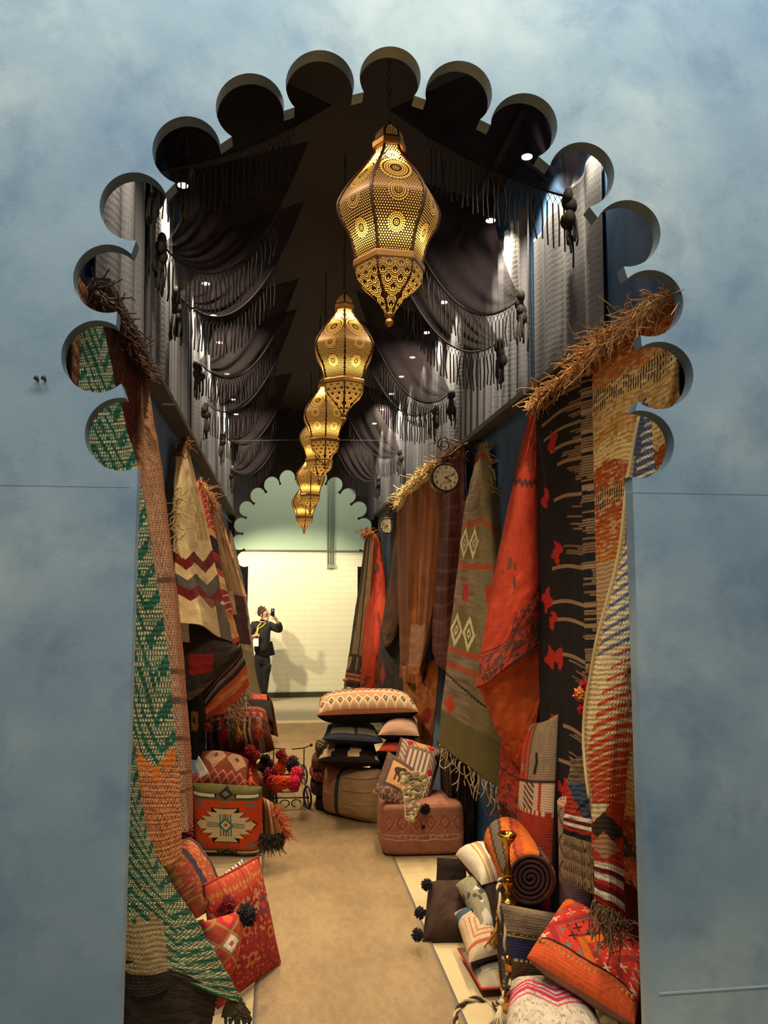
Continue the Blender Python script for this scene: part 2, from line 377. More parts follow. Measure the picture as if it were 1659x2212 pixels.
for sd in 'lr':
    for k, (ya, yb) in enumerate(BAYS[sd]):
        s = 1 if sd == 'l' else -1; X = XL if sd == 'l' else XR
        nu = max(80, int((yb-ya)*70)); yy = np.linspace(ya, yb, nu)
        if sd == 'r': yy = yy[::-1]
        zz = np.linspace(4.3 if not (sd == 'r' and k == 0) else 4.0, ZB, 40)
        ph = 7*k+(3 if sd == 'l' else 0); wl = .17 if k > 0 else .34
        wave = (.5+.5*np.sin(2*PI*yy/wl+ph+.8*np.sin(yy*5)))
        dep = .02+.055*wave[None, :]*np.linspace(.55, 1, 40)[:, None]
        V = np.stack([X+s*dep, np.broadcast_to(yy, dep.shape), np.broadcast_to(zz[:, None], dep.shape)], -1)
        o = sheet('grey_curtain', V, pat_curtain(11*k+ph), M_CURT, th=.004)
        tag(o, where[sd][k], 'curtain', 'grey curtains on the side walls')
        xs = (X, X+s*.1); MB().box((min(xs), ya, ZB-.03), (max(xs), yb, ZB+.005)).out('hem_batten', plain('dark_grey_batten', C(74, 72, 72), .7), o, smooth=False)
# two bare nails left in the front wall
M_NAIL = plain('dark_nail', C(50, 48, 48), .5, .4)
for px, lab in ((82, 'left one of two dark nails in the blue wall left of the arch'), (98, 'right one of two dark nails in the blue wall left of the arch')):
    p = y_(px, 822, 2.6); o = MB().tube([p+np.array([0, .01, 0]), p+np.array([0, -.02, .003])], .004, 8).ball(p+np.array([0, -.021, .003]), (.008, .003, .008), 6, 8).out('wall_nail', M_NAIL); tag(o, lab, 'nail', 'nails in the front wall')
# ------------------------------------------------------------------ black sheer fringed shawls swagged under the ceiling
def mat_sheer():
    m, nt, b, o = newmat('black_sheer_mesh'); L = nt.links.new
    b.inputs['Base Color'].default_value = (*C(30, 25, 30), 1); b.inputs['Roughness'].default_value = .9; b.inputs['Specular IOR Level'].default_value = .1
    tr = N(nt, 'ShaderNodeBsdfTransparent'); tl = N(nt, 'ShaderNodeBsdfTranslucent'); tl.inputs[0].default_value = (*C(36, 29, 35), 1)
    a = N(nt, 'ShaderNodeMixShader'); a.inputs[0].default_value = .4; L(b.outputs[0], a.inputs[1]); L(tl.outputs[0], a.inputs[2])
    uv = N(nt, 'ShaderNodeUVMap'); ns = N(nt, 'ShaderNodeTexNoise'); ns.inputs['Scale'].default_value = 4; ns.inputs['Detail'].default_value = 3; L(uv.outputs[0], ns.inputs['Vector'])
    mr = N(nt, 'ShaderNodeMapRange'); mr.inputs[1].default_value = .35; mr.inputs[2].default_value = .7; mr.inputs[3].default_value = .06; mr.inputs[4].default_value = .36; L(ns.outputs['Fac'], mr.inputs[0])
    x = N(nt, 'ShaderNodeMixShader'); L(mr.outputs[0], x.inputs[0]); L(a.outputs[0], x.inputs[1]); L(tr.outputs[0], x.inputs[2]); L(x.outputs[0], o.inputs[0])
    return m
M_SHEER = mat_sheer(); M_BLKYARN = plain('black_silk_yarn', C(24, 20, 20), .8, 0, .2, 60)
def shawl(G, A, B, sag, label, seed, flen=.19, s1=.8):
    G, A, B = map(lambda q: np.array(q, float), (G, A, B)); ns, nt_ = 70, 70
    s = np.linspace(0, 1, ns)[:, None]; t = np.linspace(0, 1, nt_)[None, :]
    P = G*(1-s)[..., None]+(A*(1-t)[..., None]+B*t[..., None])*s[..., None]
    hump = 4*s*(1-s); sg = sag*hump*(.25+.75*t**1.3)
    rs = np.random.RandomState(seed); ph = rs.rand()*6
    fold = .022*np.sin(2*PI*(4.2*t+.4*np.sin(3*t+ph))+ph)*np.minimum(1, 3*s)*(1-.5*s)
    P = P.copy(); P[..., 2] -= sg; P[..., 2] += fold*.6; P[..., 1] += fold
    o = mk('fringed_shawl', P.reshape(-1, 3), gridfaces(ns, nt_), M_SHEER, uv=arcuv(P).reshape(-1, 2))
    tag(o, label, 'shawl', 'black fringed shawls swagged under the ceiling')
    # rolled edge with a knotted net and strings
    E = P[:int(ns*s1), -1]; MB().tube(E, .006, 8).out('rolled_edge', M_BLKYARN, o)
    dl = np.linalg.norm(np.diff(E, axis=0), axis=1).sum(); n = int(dl/.030); Q = catmull(E[::3], n)
    mb = MB(); dn = np.array([0, 0, -1.0]); h = .028
    for i in range(n-1):
        a, b2 = Q[i], Q[i+1]; m_ = (a+b2)/2
        mb.tube([a, m_+dn*h, a+dn*2*h], .0022, 3, False); mb.tube([b2, m_+dn*h, b2+dn*2*h], .0022, 3, False)
        L = flen*rs.uniform(.9, 1.05); st = a+dn*2*h; w = rs.normal(0, .006, 3)
        mb.tube([st, st+dn*L*.5+w, st+dn*L], .0045, 4, False)
    mb.out('fringe', M_BLKYARN, o)
    # gathered bunch at the wall hook with its hanging tassels
    b = MB(); 
    for k in range(7):
        d = rs.normal(0, .03, 3); d[0] *= .5
        b.ball(G+d*.5+np.array([0, 0, -.01-.022*k]), (.024+.004*(k % 3), .032-.002*k, .042), 7, 9)
    b.out('gathered_knot', M_BLKYARN, o)
    b = MB()
    for k in range(9):
        d = rs.normal(0, .02, 3); p = G+d+np.array([0, 0, -.10-.06*rs.rand()]); b.tube([p, p+(d[0]*.2, d[1]*.2, -.1), p+(0, 0, -.16*rs.uniform(.7, 1.2))], .005, 4)
    b.out('knot_tassels', M_BLKYARN, o)
ZC = 4.45
R_ = [((1.40, 3.60, 3.84), (1.42, 3.1, ZC), (.55, 3.95, ZC), .06, 'black fringed shawl edge high on the right, nearest to the arch', .22),
      ((1.40, 4.40, 3.64), (1.36, 4.9, ZC), (.62, 4.55, ZC), .42, 'largest black swag on the right beside the biggest lantern', .17),
      ((1.40, 4.86, 3.52), (1.36, 5.6, ZC), (.62, 5.1, ZC), .40, 'black swag on the right hanging just below the largest right swag', .20),
      ((1.40, 6.32, 3.55), (1.36, 7.1, ZC), (.62, 6.5, ZC), .42, 'third black swag on the right with a pale purple sheen', .17),
      ((1.40, 6.97, 3.57), (1.36, 7.9, ZC), (.62, 7.1, ZC), .40, 'black swag on the right fourth from the arch, with a long fringe', .2),
      ((1.40, 9.10, 3.55), (1.36, 9.9, ZC), (.62, 9.2, ZC), .42, 'small black swag on the right above and left of the front clock', .17),
      ((1.40, 11.2, 3.54), (1.36, 11.9, ZC), (.62, 11.3, ZC), .42, 'farthest small black swag on the right by the far arch', .17)]
L_ = [((-.63, 3.95, 4.02), (-.6, 3.4, ZC), (.25, 3.95, ZC), .06, 'black fringed shawl edge high on the left, nearest to the arch', .22),
      ((-.63, 4.12, 3.72), (-.52, 4.7, ZC), (.14, 4.3, ZC), .42, 'largest black swag on the left under the scalloped arch edge', .17),
      ((-.63, 4.80, 3.71), (-.52, 5.6, ZC), (.14, 5.0, ZC), .40, 'black swag on the left hanging just below the largest left swag', .20),
      ((-.63, 6.10, 3.67), (-.52, 6.9, ZC), (.14, 6.3, ZC), .42, 'third black swag on the left with bright purple-grey folds', .17),
      ((-.63, 6.85, 3.52), (-.52, 7.7, ZC), (.14, 7.0, ZC), .40, 'black swag on the left fourth from the arch, with a net fringe', .2),
      ((-.63, 8.90, 3.66), (-.52, 9.8, ZC), (.14, 9.1, ZC), .42, 'small grey-lit black swag on the left fifth from the arch', .17),
      ((-.63, 10.8, 3.57), (-.52, 11.5, ZC), (.14, 10.9, ZC), .42, 'farthest small black swag on the left by the far arch', .17)]
for k, (G, A, B, sag, lab, fl) in enumerate(R_+L_): shawl(G, A, B, sag, lab, 30+k, fl)
# ------------------------------------------------------------------ spotlights on two ceiling tracks
M_CAN = plain('black_spot_housing', C(40, 38, 36), .5); M_LENS = plain('lit_spot_lens', (1, .9, .7), .3, emit=(1, .86, .6), estr=26)
TRX = {'l': -.60, 'r': 1.36}
for sd in 'lr':
    o = MB().box((TRX[sd]-.02, 2.9, 4.64), (TRX[sd]+.02, 12.0, 4.7)).out('light_track', M_CAN, smooth=False)
    tag(o, 'black ceiling light track running along the %s side' % ('left' if sd == 'l' else 'right'), 'light track')
SPY = {'l': [3.2, 4.7, 6.25, 7.0, 7.76, 8.9, 10.1, 10.95], 'r': [3.3, 4.12, 4.9, 6.4, 7.2, 8.0, 8.75, 9.55, 10.4, 11.3]}
ordn = ['nearest', 'second', 'third', 'fourth', 'fifth', 'sixth', 'seventh', 'eighth', 'ninth', 'tenth']
for sd in 'lr':
    for k, Y in enumerate(SPY[sd]):
        X = TRX[sd]; t = empty('track_spotlight', (X, Y, 4.64), '%s lit spotlight from the front on the %s ceiling track' % (ordn[k], 'left' if sd == 'l' else 'right'), 'spotlight', 'small lit spotlights under the ceiling')
        sx = 1 if sd == 'r' else -1
        MB().tube([(X, Y, 4.64), (X, Y, 4.5)], .008, 8).out('stem', M_CAN, t)
        MB().lathe([(.012, 4.52), (.034, 4.50), (.036, 4.36), (.033, 4.345)], (X, Y, 0), 16).out('housing', M_CAN, t)
        MB().lathe([(.001, 4.343), (.03, 4.34), (.031, 4.35)], (X, Y, 0), 16).out('lens', M_LENS, t)
        lamp('spot_lamp', 'SPOT', (X, Y, 4.33), SPOT_W, WARM, (X+sx*.02, Y+(.25 if k else .1), 2.0), t, spot_size=2.1, spot_blend=.75, shadow_soft_size=.03)
# ------------------------------------------------------------------ pierced brass lanterns
PROF = [(.050,.020),(.070,.032),(.093,.047),(.126,.078),(.159,.115),(.192,.132),(.225,.134)]
PROFS = [(.258,.128),(.291,.136),(.332,.146),(.374,.165),(.415,.188),(.465,.200),(.498,.192),(.539,.170),(.580,.142),(.642,.093),(.690,.062),(.715,.054)]
PROFC = [(.750,.060),(.768,.058),(.785,.050),(.805,.030),(.822,.010),(.833,.003)]
def mat_pierced():
    m, nt, b, o = newmat('pierced_brass_lit'); L = nt.links.new
    b.inputs['Base Color'].default_value = (*C(84, 50, 20), 1); b.inputs['Metallic'].default_value = .55; b.inputs['Roughness'].default_value = .42
    at = N(nt, 'ShaderNodeAttribute', attribute_name='Col'); sp = N(nt, 'ShaderNodeSeparateColor'); L(at.outputs['Color'], sp.inputs[0])
    mr = N(nt, 'ShaderNodeMapRange'); mr.inputs[1].default_value = .42; mr.inputs[2].default_value = .58; L(sp.outputs[0], mr.inputs[0])
    em = N(nt, 'ShaderNodeEmission'); em.inputs[0].default_value = (1, .48, .08, 1)
    st = N(nt, 'ShaderNodeMath', operation='MULTIPLY'); st.inputs[1].default_value = 20; L(sp.outputs[1], st.inputs[0]); L(st.outputs[0], em.inputs[1])
    x = N(nt, 'ShaderNodeMixShader'); L(mr.outputs[0], x.inputs[0]); L(b.outputs[0], x.inputs[1]); L(em.outputs[0], x.inputs[2]); L(x.outputs[0], o.inputs[0])
    return m
M_PIERCED = mat_pierced(); M_BRASS = plain('aged_brass', C(176, 124, 62), .35, .8, .15, 30); M_BRASSD = plain('dark_aged_brass', C(96, 62, 34), .5, .6, .15, 30)
def rings(x, z, cz, specs, R):
    """dots set out in rings around (0,cz): returns hole field, inside-disc flag"""
    dx, dz = x, z-cz; r = np.hypot(dx, dz); a = np.arctan2(dz, dx)/(2*PI); h = np.zeros_like(x)
    for rr, n, sz in specs:
        if n == 0: d = r/sz
        else:
            k = np.round(a*n)/n*2*PI; d = np.hypot(dx-rr*np.cos(k), dz-rr*np.sin(k))/sz
        h = np.maximum(h, np.clip(1.5-d, 0, 1))
    return h, r < R
def shade_mask(x, z):
    p = .0102; q = p*.866; row = np.round(z/q); xx = x/p-.5*(row % 2); d = np.hypot((xx-np.round(xx))*p, z-row*q)/(.0029)
    h = np.clip(1.5-d, 0, 1)
    for cz, R, sp in [(.572, .066, [(0,0,.004),(.011,8,.003),(.026,26,.0028),(.034,30,.0034),(.043,34,.0036),(.057,28,.0058)]),
                      (.463, .043, [(0,0,.003),(.009,8,.002),(.019,20,.0024),(.027,24,.003),(.037,24,.0036)]),
                      (.355, .036, [(0,0,.003),(.008,8,.002),(.017,18,.0024),(.0235,22,.0026),(.031,22,.0033)]),
                      (.655, .030, [(0,0,.003),(.010,10,.0022),(.017,16,.0025),(.025,18,.003)])]:
        hh, ins = rings(x, z, cz, sp, R); h = np.where(ins, hh, h)
    return h
def bowl_mask(x, z):
    h = np.zeros_like(x); p = .046; q = .026
    best = np.full(x.shape, False)
    for k in range(0, 9):
        cz = .235-k*q; off = .5*(k % 2)
        xx = x/p-off; xi = np.round(xx); dx = (xx-xi)*p; dz = z-cz; r = np.hypot(dx, dz); ins = (r < p*.56) & (dz < 0.001)
        a = np.arctan2(dz, dx)/(2*PI)
        hh = np.zeros_like(x)
        for rr, n, sz in [(.0235, 24, .0019), (.0180, 18, .0019)]:
            kk = np.round(a*n)/n*2*PI; hh = np.maximum(hh, np.clip(1.5-np.hypot(dx-rr*np.cos(kk), dz-rr*np.sin(kk))/sz, 0, 1))
        hh = np.maximum(hh, np.clip(1.5-np.abs(r-.0115)/.0015, 0, 1)); hh = np.maximum(hh, np.clip(1.5-np.hypot(dx, (dz+.004)*.6)/.0022, 0, 1))
        h = np.where(ins, hh, h)
    return h
def crown_mask(x, z):
    h, ins = rings(x, z, .775, [(0,0,.003),(.009,8,.0022),(.016,12,.0025)], .02)
    p = .008; d = np.hypot((fr(x/p)-.5)*p, (fr(z/p)-.5)*p)/.0026; return np.where(ins, h, np.clip(1.5-d, 0, 1))
def glow(z, hot):
    return (.9+(40*np.exp(-((z-.664)/.032)**2)+6*np.exp(-((z-.325)/.032)**2)+1.2*np.exp(-((z-.12)/.05)**2))*hot)/20
def hexshell(prof, res_v, res_u, mask, hot):
    prof = np.array(prof); Pz = catmull(prof, res_v)[:, 0]; Pr = catmull(prof, res_v)[:, 1]
    V = []; Cc = []; Fs = []; off = 0
    for k in range(6):
        a0, a1 = k*PI/3, (k+1)*PI/3; u = np.linspace(0, 1, res_u)
        p0 = np.stack([np.cos(a0)*Pr, np.sin(a0)*Pr], -1); p1 = np.stack([np.cos(a1)*Pr, np.sin(a1)*Pr], -1)
        xy = p0[:, None]*(1-u)[None, :, None]+p1[:, None]*u[None, :, None]
        mid = np.array([math.cos((a0+a1)/2), math.sin((a0+a1)/2)]); xy = xy+mid*(Pr[:, None]*.035*np.sin(PI*u)[None, :])[..., None]
        z = np.broadcast_to(Pz[:, None], xy.shape[:2]); V.append(np.concatenate([xy, z[..., None]], -1).reshape(-1, 3))
        x = (u[None, :]-.5)*Pr[:, None]; edge = Pr[:, None]*.5-np.abs(x) < .006
        h = mask(x, z)*(~edge); Cc.append(np.stack([h, glow(z, hot), 0*z], -1).reshape(-1, 3))
        Fs.append(gridfaces(res_v, res_u, off)); off += res_v*res_u
    return np.concatenate(V), np.concatenate(Fs), np.concatenate(Cc)
def make_lantern(hot):
    t = bpy.data.objects.new('pierced_lantern', None); COL.objects.link(t); t['category'] = 'lantern'; t['group'] = 'brass lanterns hanging down the aisle'
    V, Fc, cc = hexshell(PROFS, 260, 84, shade_mask, hot); mk('shade', V, Fc, M_PIERCED, t, True, cc)
    V, Fc, cc = hexshell(PROF, 110, 60, bowl_mask, hot*.8); mk('bowl', V, Fc, M_PIERCED, t, True, cc)
    V, Fc, cc = hexshell(PROFC, 60, 40, crown_mask, 0); mk('crown', V, Fc, M_PIERCED, t, True, cc*np.array([1, .35, 1]))
    for k in range(6):
        a = k*PI/3; pr = catmull(np.array(PROFS), 40); pts = np.stack([np.cos(a)*pr[:, 1]*1.01, np.sin(a)*pr[:, 1]*1.01, pr[:, 0]], -1)
        MB().tube(pts, .0065, 6).out('rib', M_BRASSD, t)
    def hexring(prof): return MB().lathe(prof, (0, 0, 0), 6)
    hexring([(.120,.222),(.139,.225),(.142,.232),(.142,.252),(.138,.258),(.120,.259)]).out('lower_band', M_BRASS, t, False)
    hexring([(.050,.712),(.064,.714),(.067,.722),(.067,.742),(.063,.75),(.05,.751)]).out('upper_band', M_BRASS, t, False)
    MB().lathe([(.001,.0),(.009,.002),(.015,.009),(.0165,.0165),(.014,.026),(.009,.033),(.014,.037),(.018,.040),(.021,.052),(.012,.053)], (0, 0, 0), 16).out('finial', M_BRASS, t)
    return t
def copy_tree(o, parent=None):
    c = o.copy(); COL.objects.link(c)
    if parent is not None: c.parent = parent
    for ch in list(o.children): copy_tree(ch, c)
    return c
LAN = [(841, 706, 2.95, 3, 'biggest lit brass lantern, nearest to the arch'), (742.5, 912, 4.85, 27, 'lit amber lantern second from the front, directly below left of the biggest'),
       (701, 1014, 6.75, 30, 'third amber lantern from the front, partly behind the second'), (689, 1048, 7.9, 12, 'fourth lantern from the front, mostly hidden behind the third'),
       (669.6, 1112, 10.0, 30, 'fifth lantern from the front, above the lowest one'), (656.8, 1153, 11.8, 36, 'farthest and lowest lit lantern, hanging in front of the far arch')]
base = None; M_CHAIN = plain('dark_chain', C(70, 52, 34), .5, .6)
for k, (px, py, Y, rz, lab) in enumerate(LAN):
    p = y_(px, py, Y)
    t = base if False else None
    if base is None: base = t = make_lantern(1.0)
    else: t = copy_tree(base)
    t.location = p; t.rotation_euler = (0, 0, math.radians(rz)); t['label'] = lab
    n = int((4.66-p[2]-.87)/.03); mb = MB()
    for i in range(n):
        z0 = .835+i*.03; a = np.linspace(0, 2*PI, 9); rr = np.stack([.008*np.cos(a), 0*a, .019*np.sin(a)], -1)
        if i % 2: rr = rr[:, [1, 0, 2]]
        mb.tube(rr+np.array([0, 0, z0+.015]), .0025, 4, False)
    mb.tube([(0, 0, .83+n*.03), (0, 0, 4.70-p[2])], .004, 6)
    o = mk('chain', np.concatenate(mb.V)+p, mb.F, M_CHAIN, t)
    l = lamp('lantern_bulb', 'POINT', p+np.array([0, 0, .44]), 2, (1, .62, .25), parent=t, shadow_soft_size=.25)
# ------------------------------------------------------------------ hanging rugs
def hang(name, label, rows, pat, mat=M_FLAT, nv=220, nu=90, folds=0, amp=.02, th=.009, back=None, parent=None, cat='rug', group='rugs hung along the side walls', seed=0, rough=.004, top=.4):
    G = np.array([[y_(*p) for p in r] for r in rows]); V = smoothgrid(G, nv, nu)
    U, Vv = np.meshgrid(np.linspace(0, 1, nu), np.linspace(0, 1, nv)); n = gnormals(V)
    d = amp*np.sin(2*PI*(folds*U+.15*np.sin(4*Vv+seed))+seed)*(top+(1-top)*Vv) if folds else 0*U
    d = d+rough*(vn(U, Vv, 9, 22, seed+50)-.5)*2
    V = V+n*d[..., None]
    o = sheet(name, V, pat, mat, parent, th, back)
    if parent is None: tag(o, label, cat, group)
    return o, V
def wallrug(label, X, Y0, Y1, z1, z0, pat, mat=M_FLAT, nv=260, nu=140, folds=1.5, amp=.015, side=-1, seed=0, bulge=None, back=None):
    """flat on a side wall between depths Y0 (left in view) and Y1"""
    U, Vv = np.meshgrid(np.linspace(0, 1, nu), np.linspace(0, 1, nv)); Y = Y0+(Y1-Y0)*U
    off = .014+amp*(1+np.sin(2*PI*folds*U+seed+.5*np.sin(3*Vv)))*(.3+.7*Vv)+.004*vn(U, Vv, 8, 20, seed)
    if bulge is not None: off = off+bulge(U, Vv)
    Z = z1+(z0-z1)*Vv-.01*np.sin(2*PI*1.3*U+seed)
    V = np.stack([X+side*off, Y, Z], -1); o = sheet('hanging_rug', V, pat, mat, None, .008, back)
    tag(o, label, 'rug', 'rugs hung along the side walls'); return o, V
SEEDC = 0
# --- patterns
def p_streak(u, v):                      # black ground, tan weft streaks growing from the near edge, red motifs
    c = fill(u, C(40, 35, 32))*(.8+.4*vn(u, v, 60, 8, 2))[..., None]
    n = 190; k = np.floor(v*n); grp = vn(k, 0*k, .11, 1, 5); L = np.where(grp > .40, .16+.36*hsh(k, 3)+.25*(grp-.42), .015+.27*hsh(k, 3)**2)
    pres = hsh(k, 9) > .26
    edge = 1-u
    c = paint(c, ((edge < L) & pres & (fr(v*n) < .66))*(.55+.45*vn(u, v, 30, 190, 6)), C(176, 136, 92))
    c = paint(c, ((fr(v*n*3) < .3) & (edge < L) & pres)*.6, C(96, 70, 48))
    k2 = np.floor(v*26); L2 = .55+.35*hsh(k2, 8); c = paint(c, (np.abs(fr(v*26)-.5) < .10) & (edge < L2) & (hsh(k2, 4) > .45), TAN*.75)
    for (a, b, s) in [(.30,.115,1),(.16,.235,1),(.34,.37,1.1),(.16,.47,1.1),(.25,.52,.9),(.20,.605,1),(.33,.605,1),(.22,.755,1.1),(.28,.885,.9),(.40,.885,.9),(.5,.96,1)]:
        dx = np.abs(u-a-.02*np.sin(v*170+a*9))/(.075*s); dy = np.abs(v-b-.004*np.sin(u*60))/(.020*s); st = np.floor(dy*3)/3+.35*(hsh(np.floor(v*300), 7)-.5)
        c = paint(c, (dx+st*.9 < 1) | ((dx < .35) & (dy < 1.1)), RED*1.1)
    return c
def p_ivrust(u, v):                      # ivory, rust and brown speckled bands
    j = v*26+.5*(vn(u, v, 9, 30, 4)-.5)+.45*(vn(u, v, 26, 240, 5)-.5); k = np.floor(j); h = hsh(k, 14)
    pal = np.array([C(216,172,96), C(188,96,38), C(206,150,78), C(176,80,32), C(84,56,38), C(204,124,50), C(226,188,116)])
    c = pal[(h*6.99).astype(int)]
    c = paint(c, (vn(u, v, 24, 260, 6) > .66)*.45, C(226, 202, 150)); c = paint(c, (vn(u, v, 20, 220, 7) > .66)*.5, C(150, 78, 40))
    c = paint(c, (np.isin(k % 11, [2, 7])) & (fr(u*34+.5*fr(j)) < .5)*(vn(u, v, 14, 200, 9) > .35), C(60, 48, 40))
    c = paint(c, (v > .42) & (v < .56), TAN*1.05); return c
def floral(u, v, s, seed):
    n = vn(u, v, s, s*2, seed); m = vn(u, v, s*2.3, s*4.6, seed+1); return (n > .53) & (m > .38)
def p_coral(u, v):
    c = fill(u, C(206, 72, 44))*(.85+.3*vn(u, v, 40, 80, 3))[..., None]
    c = paint(c, ((np.sin(u*150)*np.sin(v*420)) > .3)*.25, C(150, 46, 30))
    c = paint(c, (v < .28) & floral(u, v, 14, 8), C(116, 56, 50))
    z = .30+.012*tri(u*6); c = paint(c, np.abs(v-z) < .008, C(96, 56, 50))
    c = paint(c, (((u-.25)/.12)**2+((v-.55)/.05)**2 < 1) & (vn(u, v, 17, 40, 19) > .5), C(122, 72, 52))
    c = paint(c, (((u-.35)/.06)**2+((v-.60)/.03)**2 < 1) & (vn(u, v, 30, 60, 15) > .45), C(84, 72, 78))
    d = v-(.93-.20*u)                 # border parallel to the lower edge
    z = u-(.98-(v-.60)*2.2)
    c = paint(c, np.abs(v-(1.12-.52*u)+.012*tri(u*14)) < .008, C(96, 58, 54))
    b1 = v-(1.06-.22*u)
    c = paint(c, (v > .86) & (v < .95), C(108, 70, 62)); c = paint(c, (v > .865) & (v < .945) & floral(u, v, 22, 18), C(204, 78, 52))
    c = paint(c, (v > .845) & (v < .852), C(90, 50, 46))
    c = paint(c, (v > .955) & floral(u, v, 26, 28), C(86, 62, 64)); c = paint(c, ((v > .74) & (v < .84)) & (u > .45) & floral(u, v, 20, 33), C(96, 64, 62))
    return c
def p_greykilim(u, v):
    n = vn(u, v, 6, 260, 3); c = fill(u, C(146, 124, 98))*(.55+.75*n)[..., None]
    c = paint(c, (u > .42)*.55, C(128, 118, 74)); c = paint(c, v > .87, C(118, 108, 66))
    for b in (.05, .30, .42, .66, .71): c = paint(c, (np.abs(v-b) < .008)*.85, C(186, 72, 44))
    for b, h in ((.355, .045), (.605, .05)):
        ins = np.abs(v-b) < h; c = paint(c, ins & (u < .45), C(122, 112, 60))
        x = u/.22; dia = np.abs(fr(x)-.5)*2+np.abs(v-b)/h; c = paint(c, ins & (u < .45) & (dia < 1.0), CREAM); c = paint(c, ins & (u < .45) & (dia < .62), C(110, 104, 52)); c = paint(c, ins & (u < .45) & (dia < .34), CREAM); c = paint(c, ins & (u < .45) & (dia < .14), BLACK)
    c = paint(c, (v > .47) & (v < .52) & (tri(u*2.2) > .75), C(190, 62, 42)); c = paint(c, (v > .8) & (v < .87) & (np.abs(u-.12)+np.abs(v-.835)*2.5 < .09), C(206, 70, 44))
    c = paint(c, np.abs(v-(.74+.08*u)) < .003, BLACK); return c
def p_burg(u, v):
    c = fill(u, C(92, 46, 44))*(.6+.7*vn(u, v, 8, 30, 2))[..., None]; d = tri(u*5+v*9)+tri(u*5-v*9)
    return paint(c, (np.abs(d-1) < .12)*.4, C(150, 100, 90))
def p_rustvelvet(u, v):
    n = vn(u, v, 34, 2, 4); c = fill(u, C(152, 88, 46))*(.5+.8*n)[..., None]
    c = paint(c, ((u < .25)*.6), C(96, 62, 46)); c = paint(c, ((u > .72) & (u < .78)) | (u > .93), C(52, 36, 30))
    c = paint(c, (v < .03), C(226, 200, 140)); c = paint(c, ((v > .53) & (v < .9) & (u > .35) & (u < .52)) | ((v > .55) & (v < .9) & (u > .56) & (u < .69)), C(166, 122, 90)*(.8+.4*vn(u, v, 40, 60, 8))[..., None])
    return c
def p_dkbrown(u, v): return fill(u, C(92, 62, 46))*(.55+.8*vn(u, v, 10, 14, 7))[..., None]
def p_dkgrey(u, v): return paint(fill(u, C(76, 70, 64))*(.7+.5*vn(u, v, 14, 20, 9))[..., None], (v > .6) & (np.abs(u-.25)+np.abs(v-.78) < .12), C(170, 72, 50))
def p_smallcoral(u, v):
    c = fill(u, C(200, 70, 46))*(.75+.4*vn(u, v, 12, 20, 5))[..., None]; return paint(c, ((v < .3) | (u > .72) | (v > .85)) & floral(u, v, 9, 3), C(110, 62, 50))
def p_farbeige(u, v):
    c = bands(u, u, [(.22, C(86, 74, 60)), (.62, C(150, 124, 88)), (.72, C(70, 54, 44)), (1.1, C(160, 128, 90))]); c = c*(.8+.35*vn(u, v, 10, 40, 4))[..., None]
    c = paint(c, v > .74, C(80, 62, 54)); c = paint(c, (v > .76) & (v < .86) & (tri(u*2.4+v*2) < .35), C(190, 150, 110)); c = paint(c, (np.abs(v-.90) < .012) | (np.abs(v-.935) < .01), C(196, 120, 80)); return paint(c, v > .96, C(60, 44, 40))
def p_rusttail(u, v): return paint(fill(u, C(170, 104, 54))*(.6+.7*vn(u, v, 6, 8, 3))[..., None], ((u-.5)/.3)**2+((v-.62)/.1)**2 < 1, C(150, 52, 34))
def p_runner(u, v):
    w = fr(u*3+v*46)
    c = bands(u, v, [(.36, C(88, 90, 110)), (.50, C(206, 186, 140)), (1.1, C(214, 184, 132))])
    zig = fr(v*60+u*2.2); c = paint(c, (v < .40) & (zig < .34) & (u > .12+.12*hsh(np.floor(v*60+u*2.2), 4)), C(226, 206, 158))
    c = paint(c, (v > .34) & (v < .52) & (zig < .4), C(96, 96, 118))
    t = np.clip((v-.50)/.24, 0, 1); c = paint(c, (v > .5) & (v < .78) & (fr(v*58+u*2.2) < .15+.75*t) & (u > .55-.6*t), C(196, 74, 40))
    c = paint(c, (v > .78), C(190, 62, 36)); c = paint(c, (v > .785) & (v < .84) & (np.abs(u-.25) < (.84-v)*7), C(226, 204, 150)); c = paint(c, (np.abs(u-.5)/.6+np.abs(v-.835)/.035 < 1), C(64, 50, 40))
    c = paint(c, (np.abs(u-.45)/.5+np.abs(v-.87)/.03 < 1), C(186, 132, 96)); 
    for a, b, cc in ((.905,.918,IVORY),(.918,.93,MAROON),(.93,.945,IVORY),(.945,.957,RED),(.957,.968,MAROON),(.968,.983,IVORY),(.983,1.01,C(150,40,30))): c = paint(c, (v >= a) & (v < b), cc)
    c = paint(c, (u < .10) & (v > .22) & (v < .8), C(176, 148, 100)); return c
def p_flap(u, v):
    c = fill(u, C(120, 98, 70)); c = paint(c, v > .28, C(70, 80, 96)); c = paint(c, (v > .3) & (u < (v-.3)*1.5) & (v < .72), C(180, 62, 40)); c = paint(c, (v > .42) & (tri(u*2+v*5) < .3) & (u > .4) & (v < .7), C(44, 42, 48))
    for a, b, cc in ((.72,.77,IVORY),(.77,.82,MAROON),(.82,.87,IVORY),(.87,.94,C(150,40,30)),(.94,1.1,BLACK)): c = paint(c, (v >= a) & (v < b), cc)
    return c
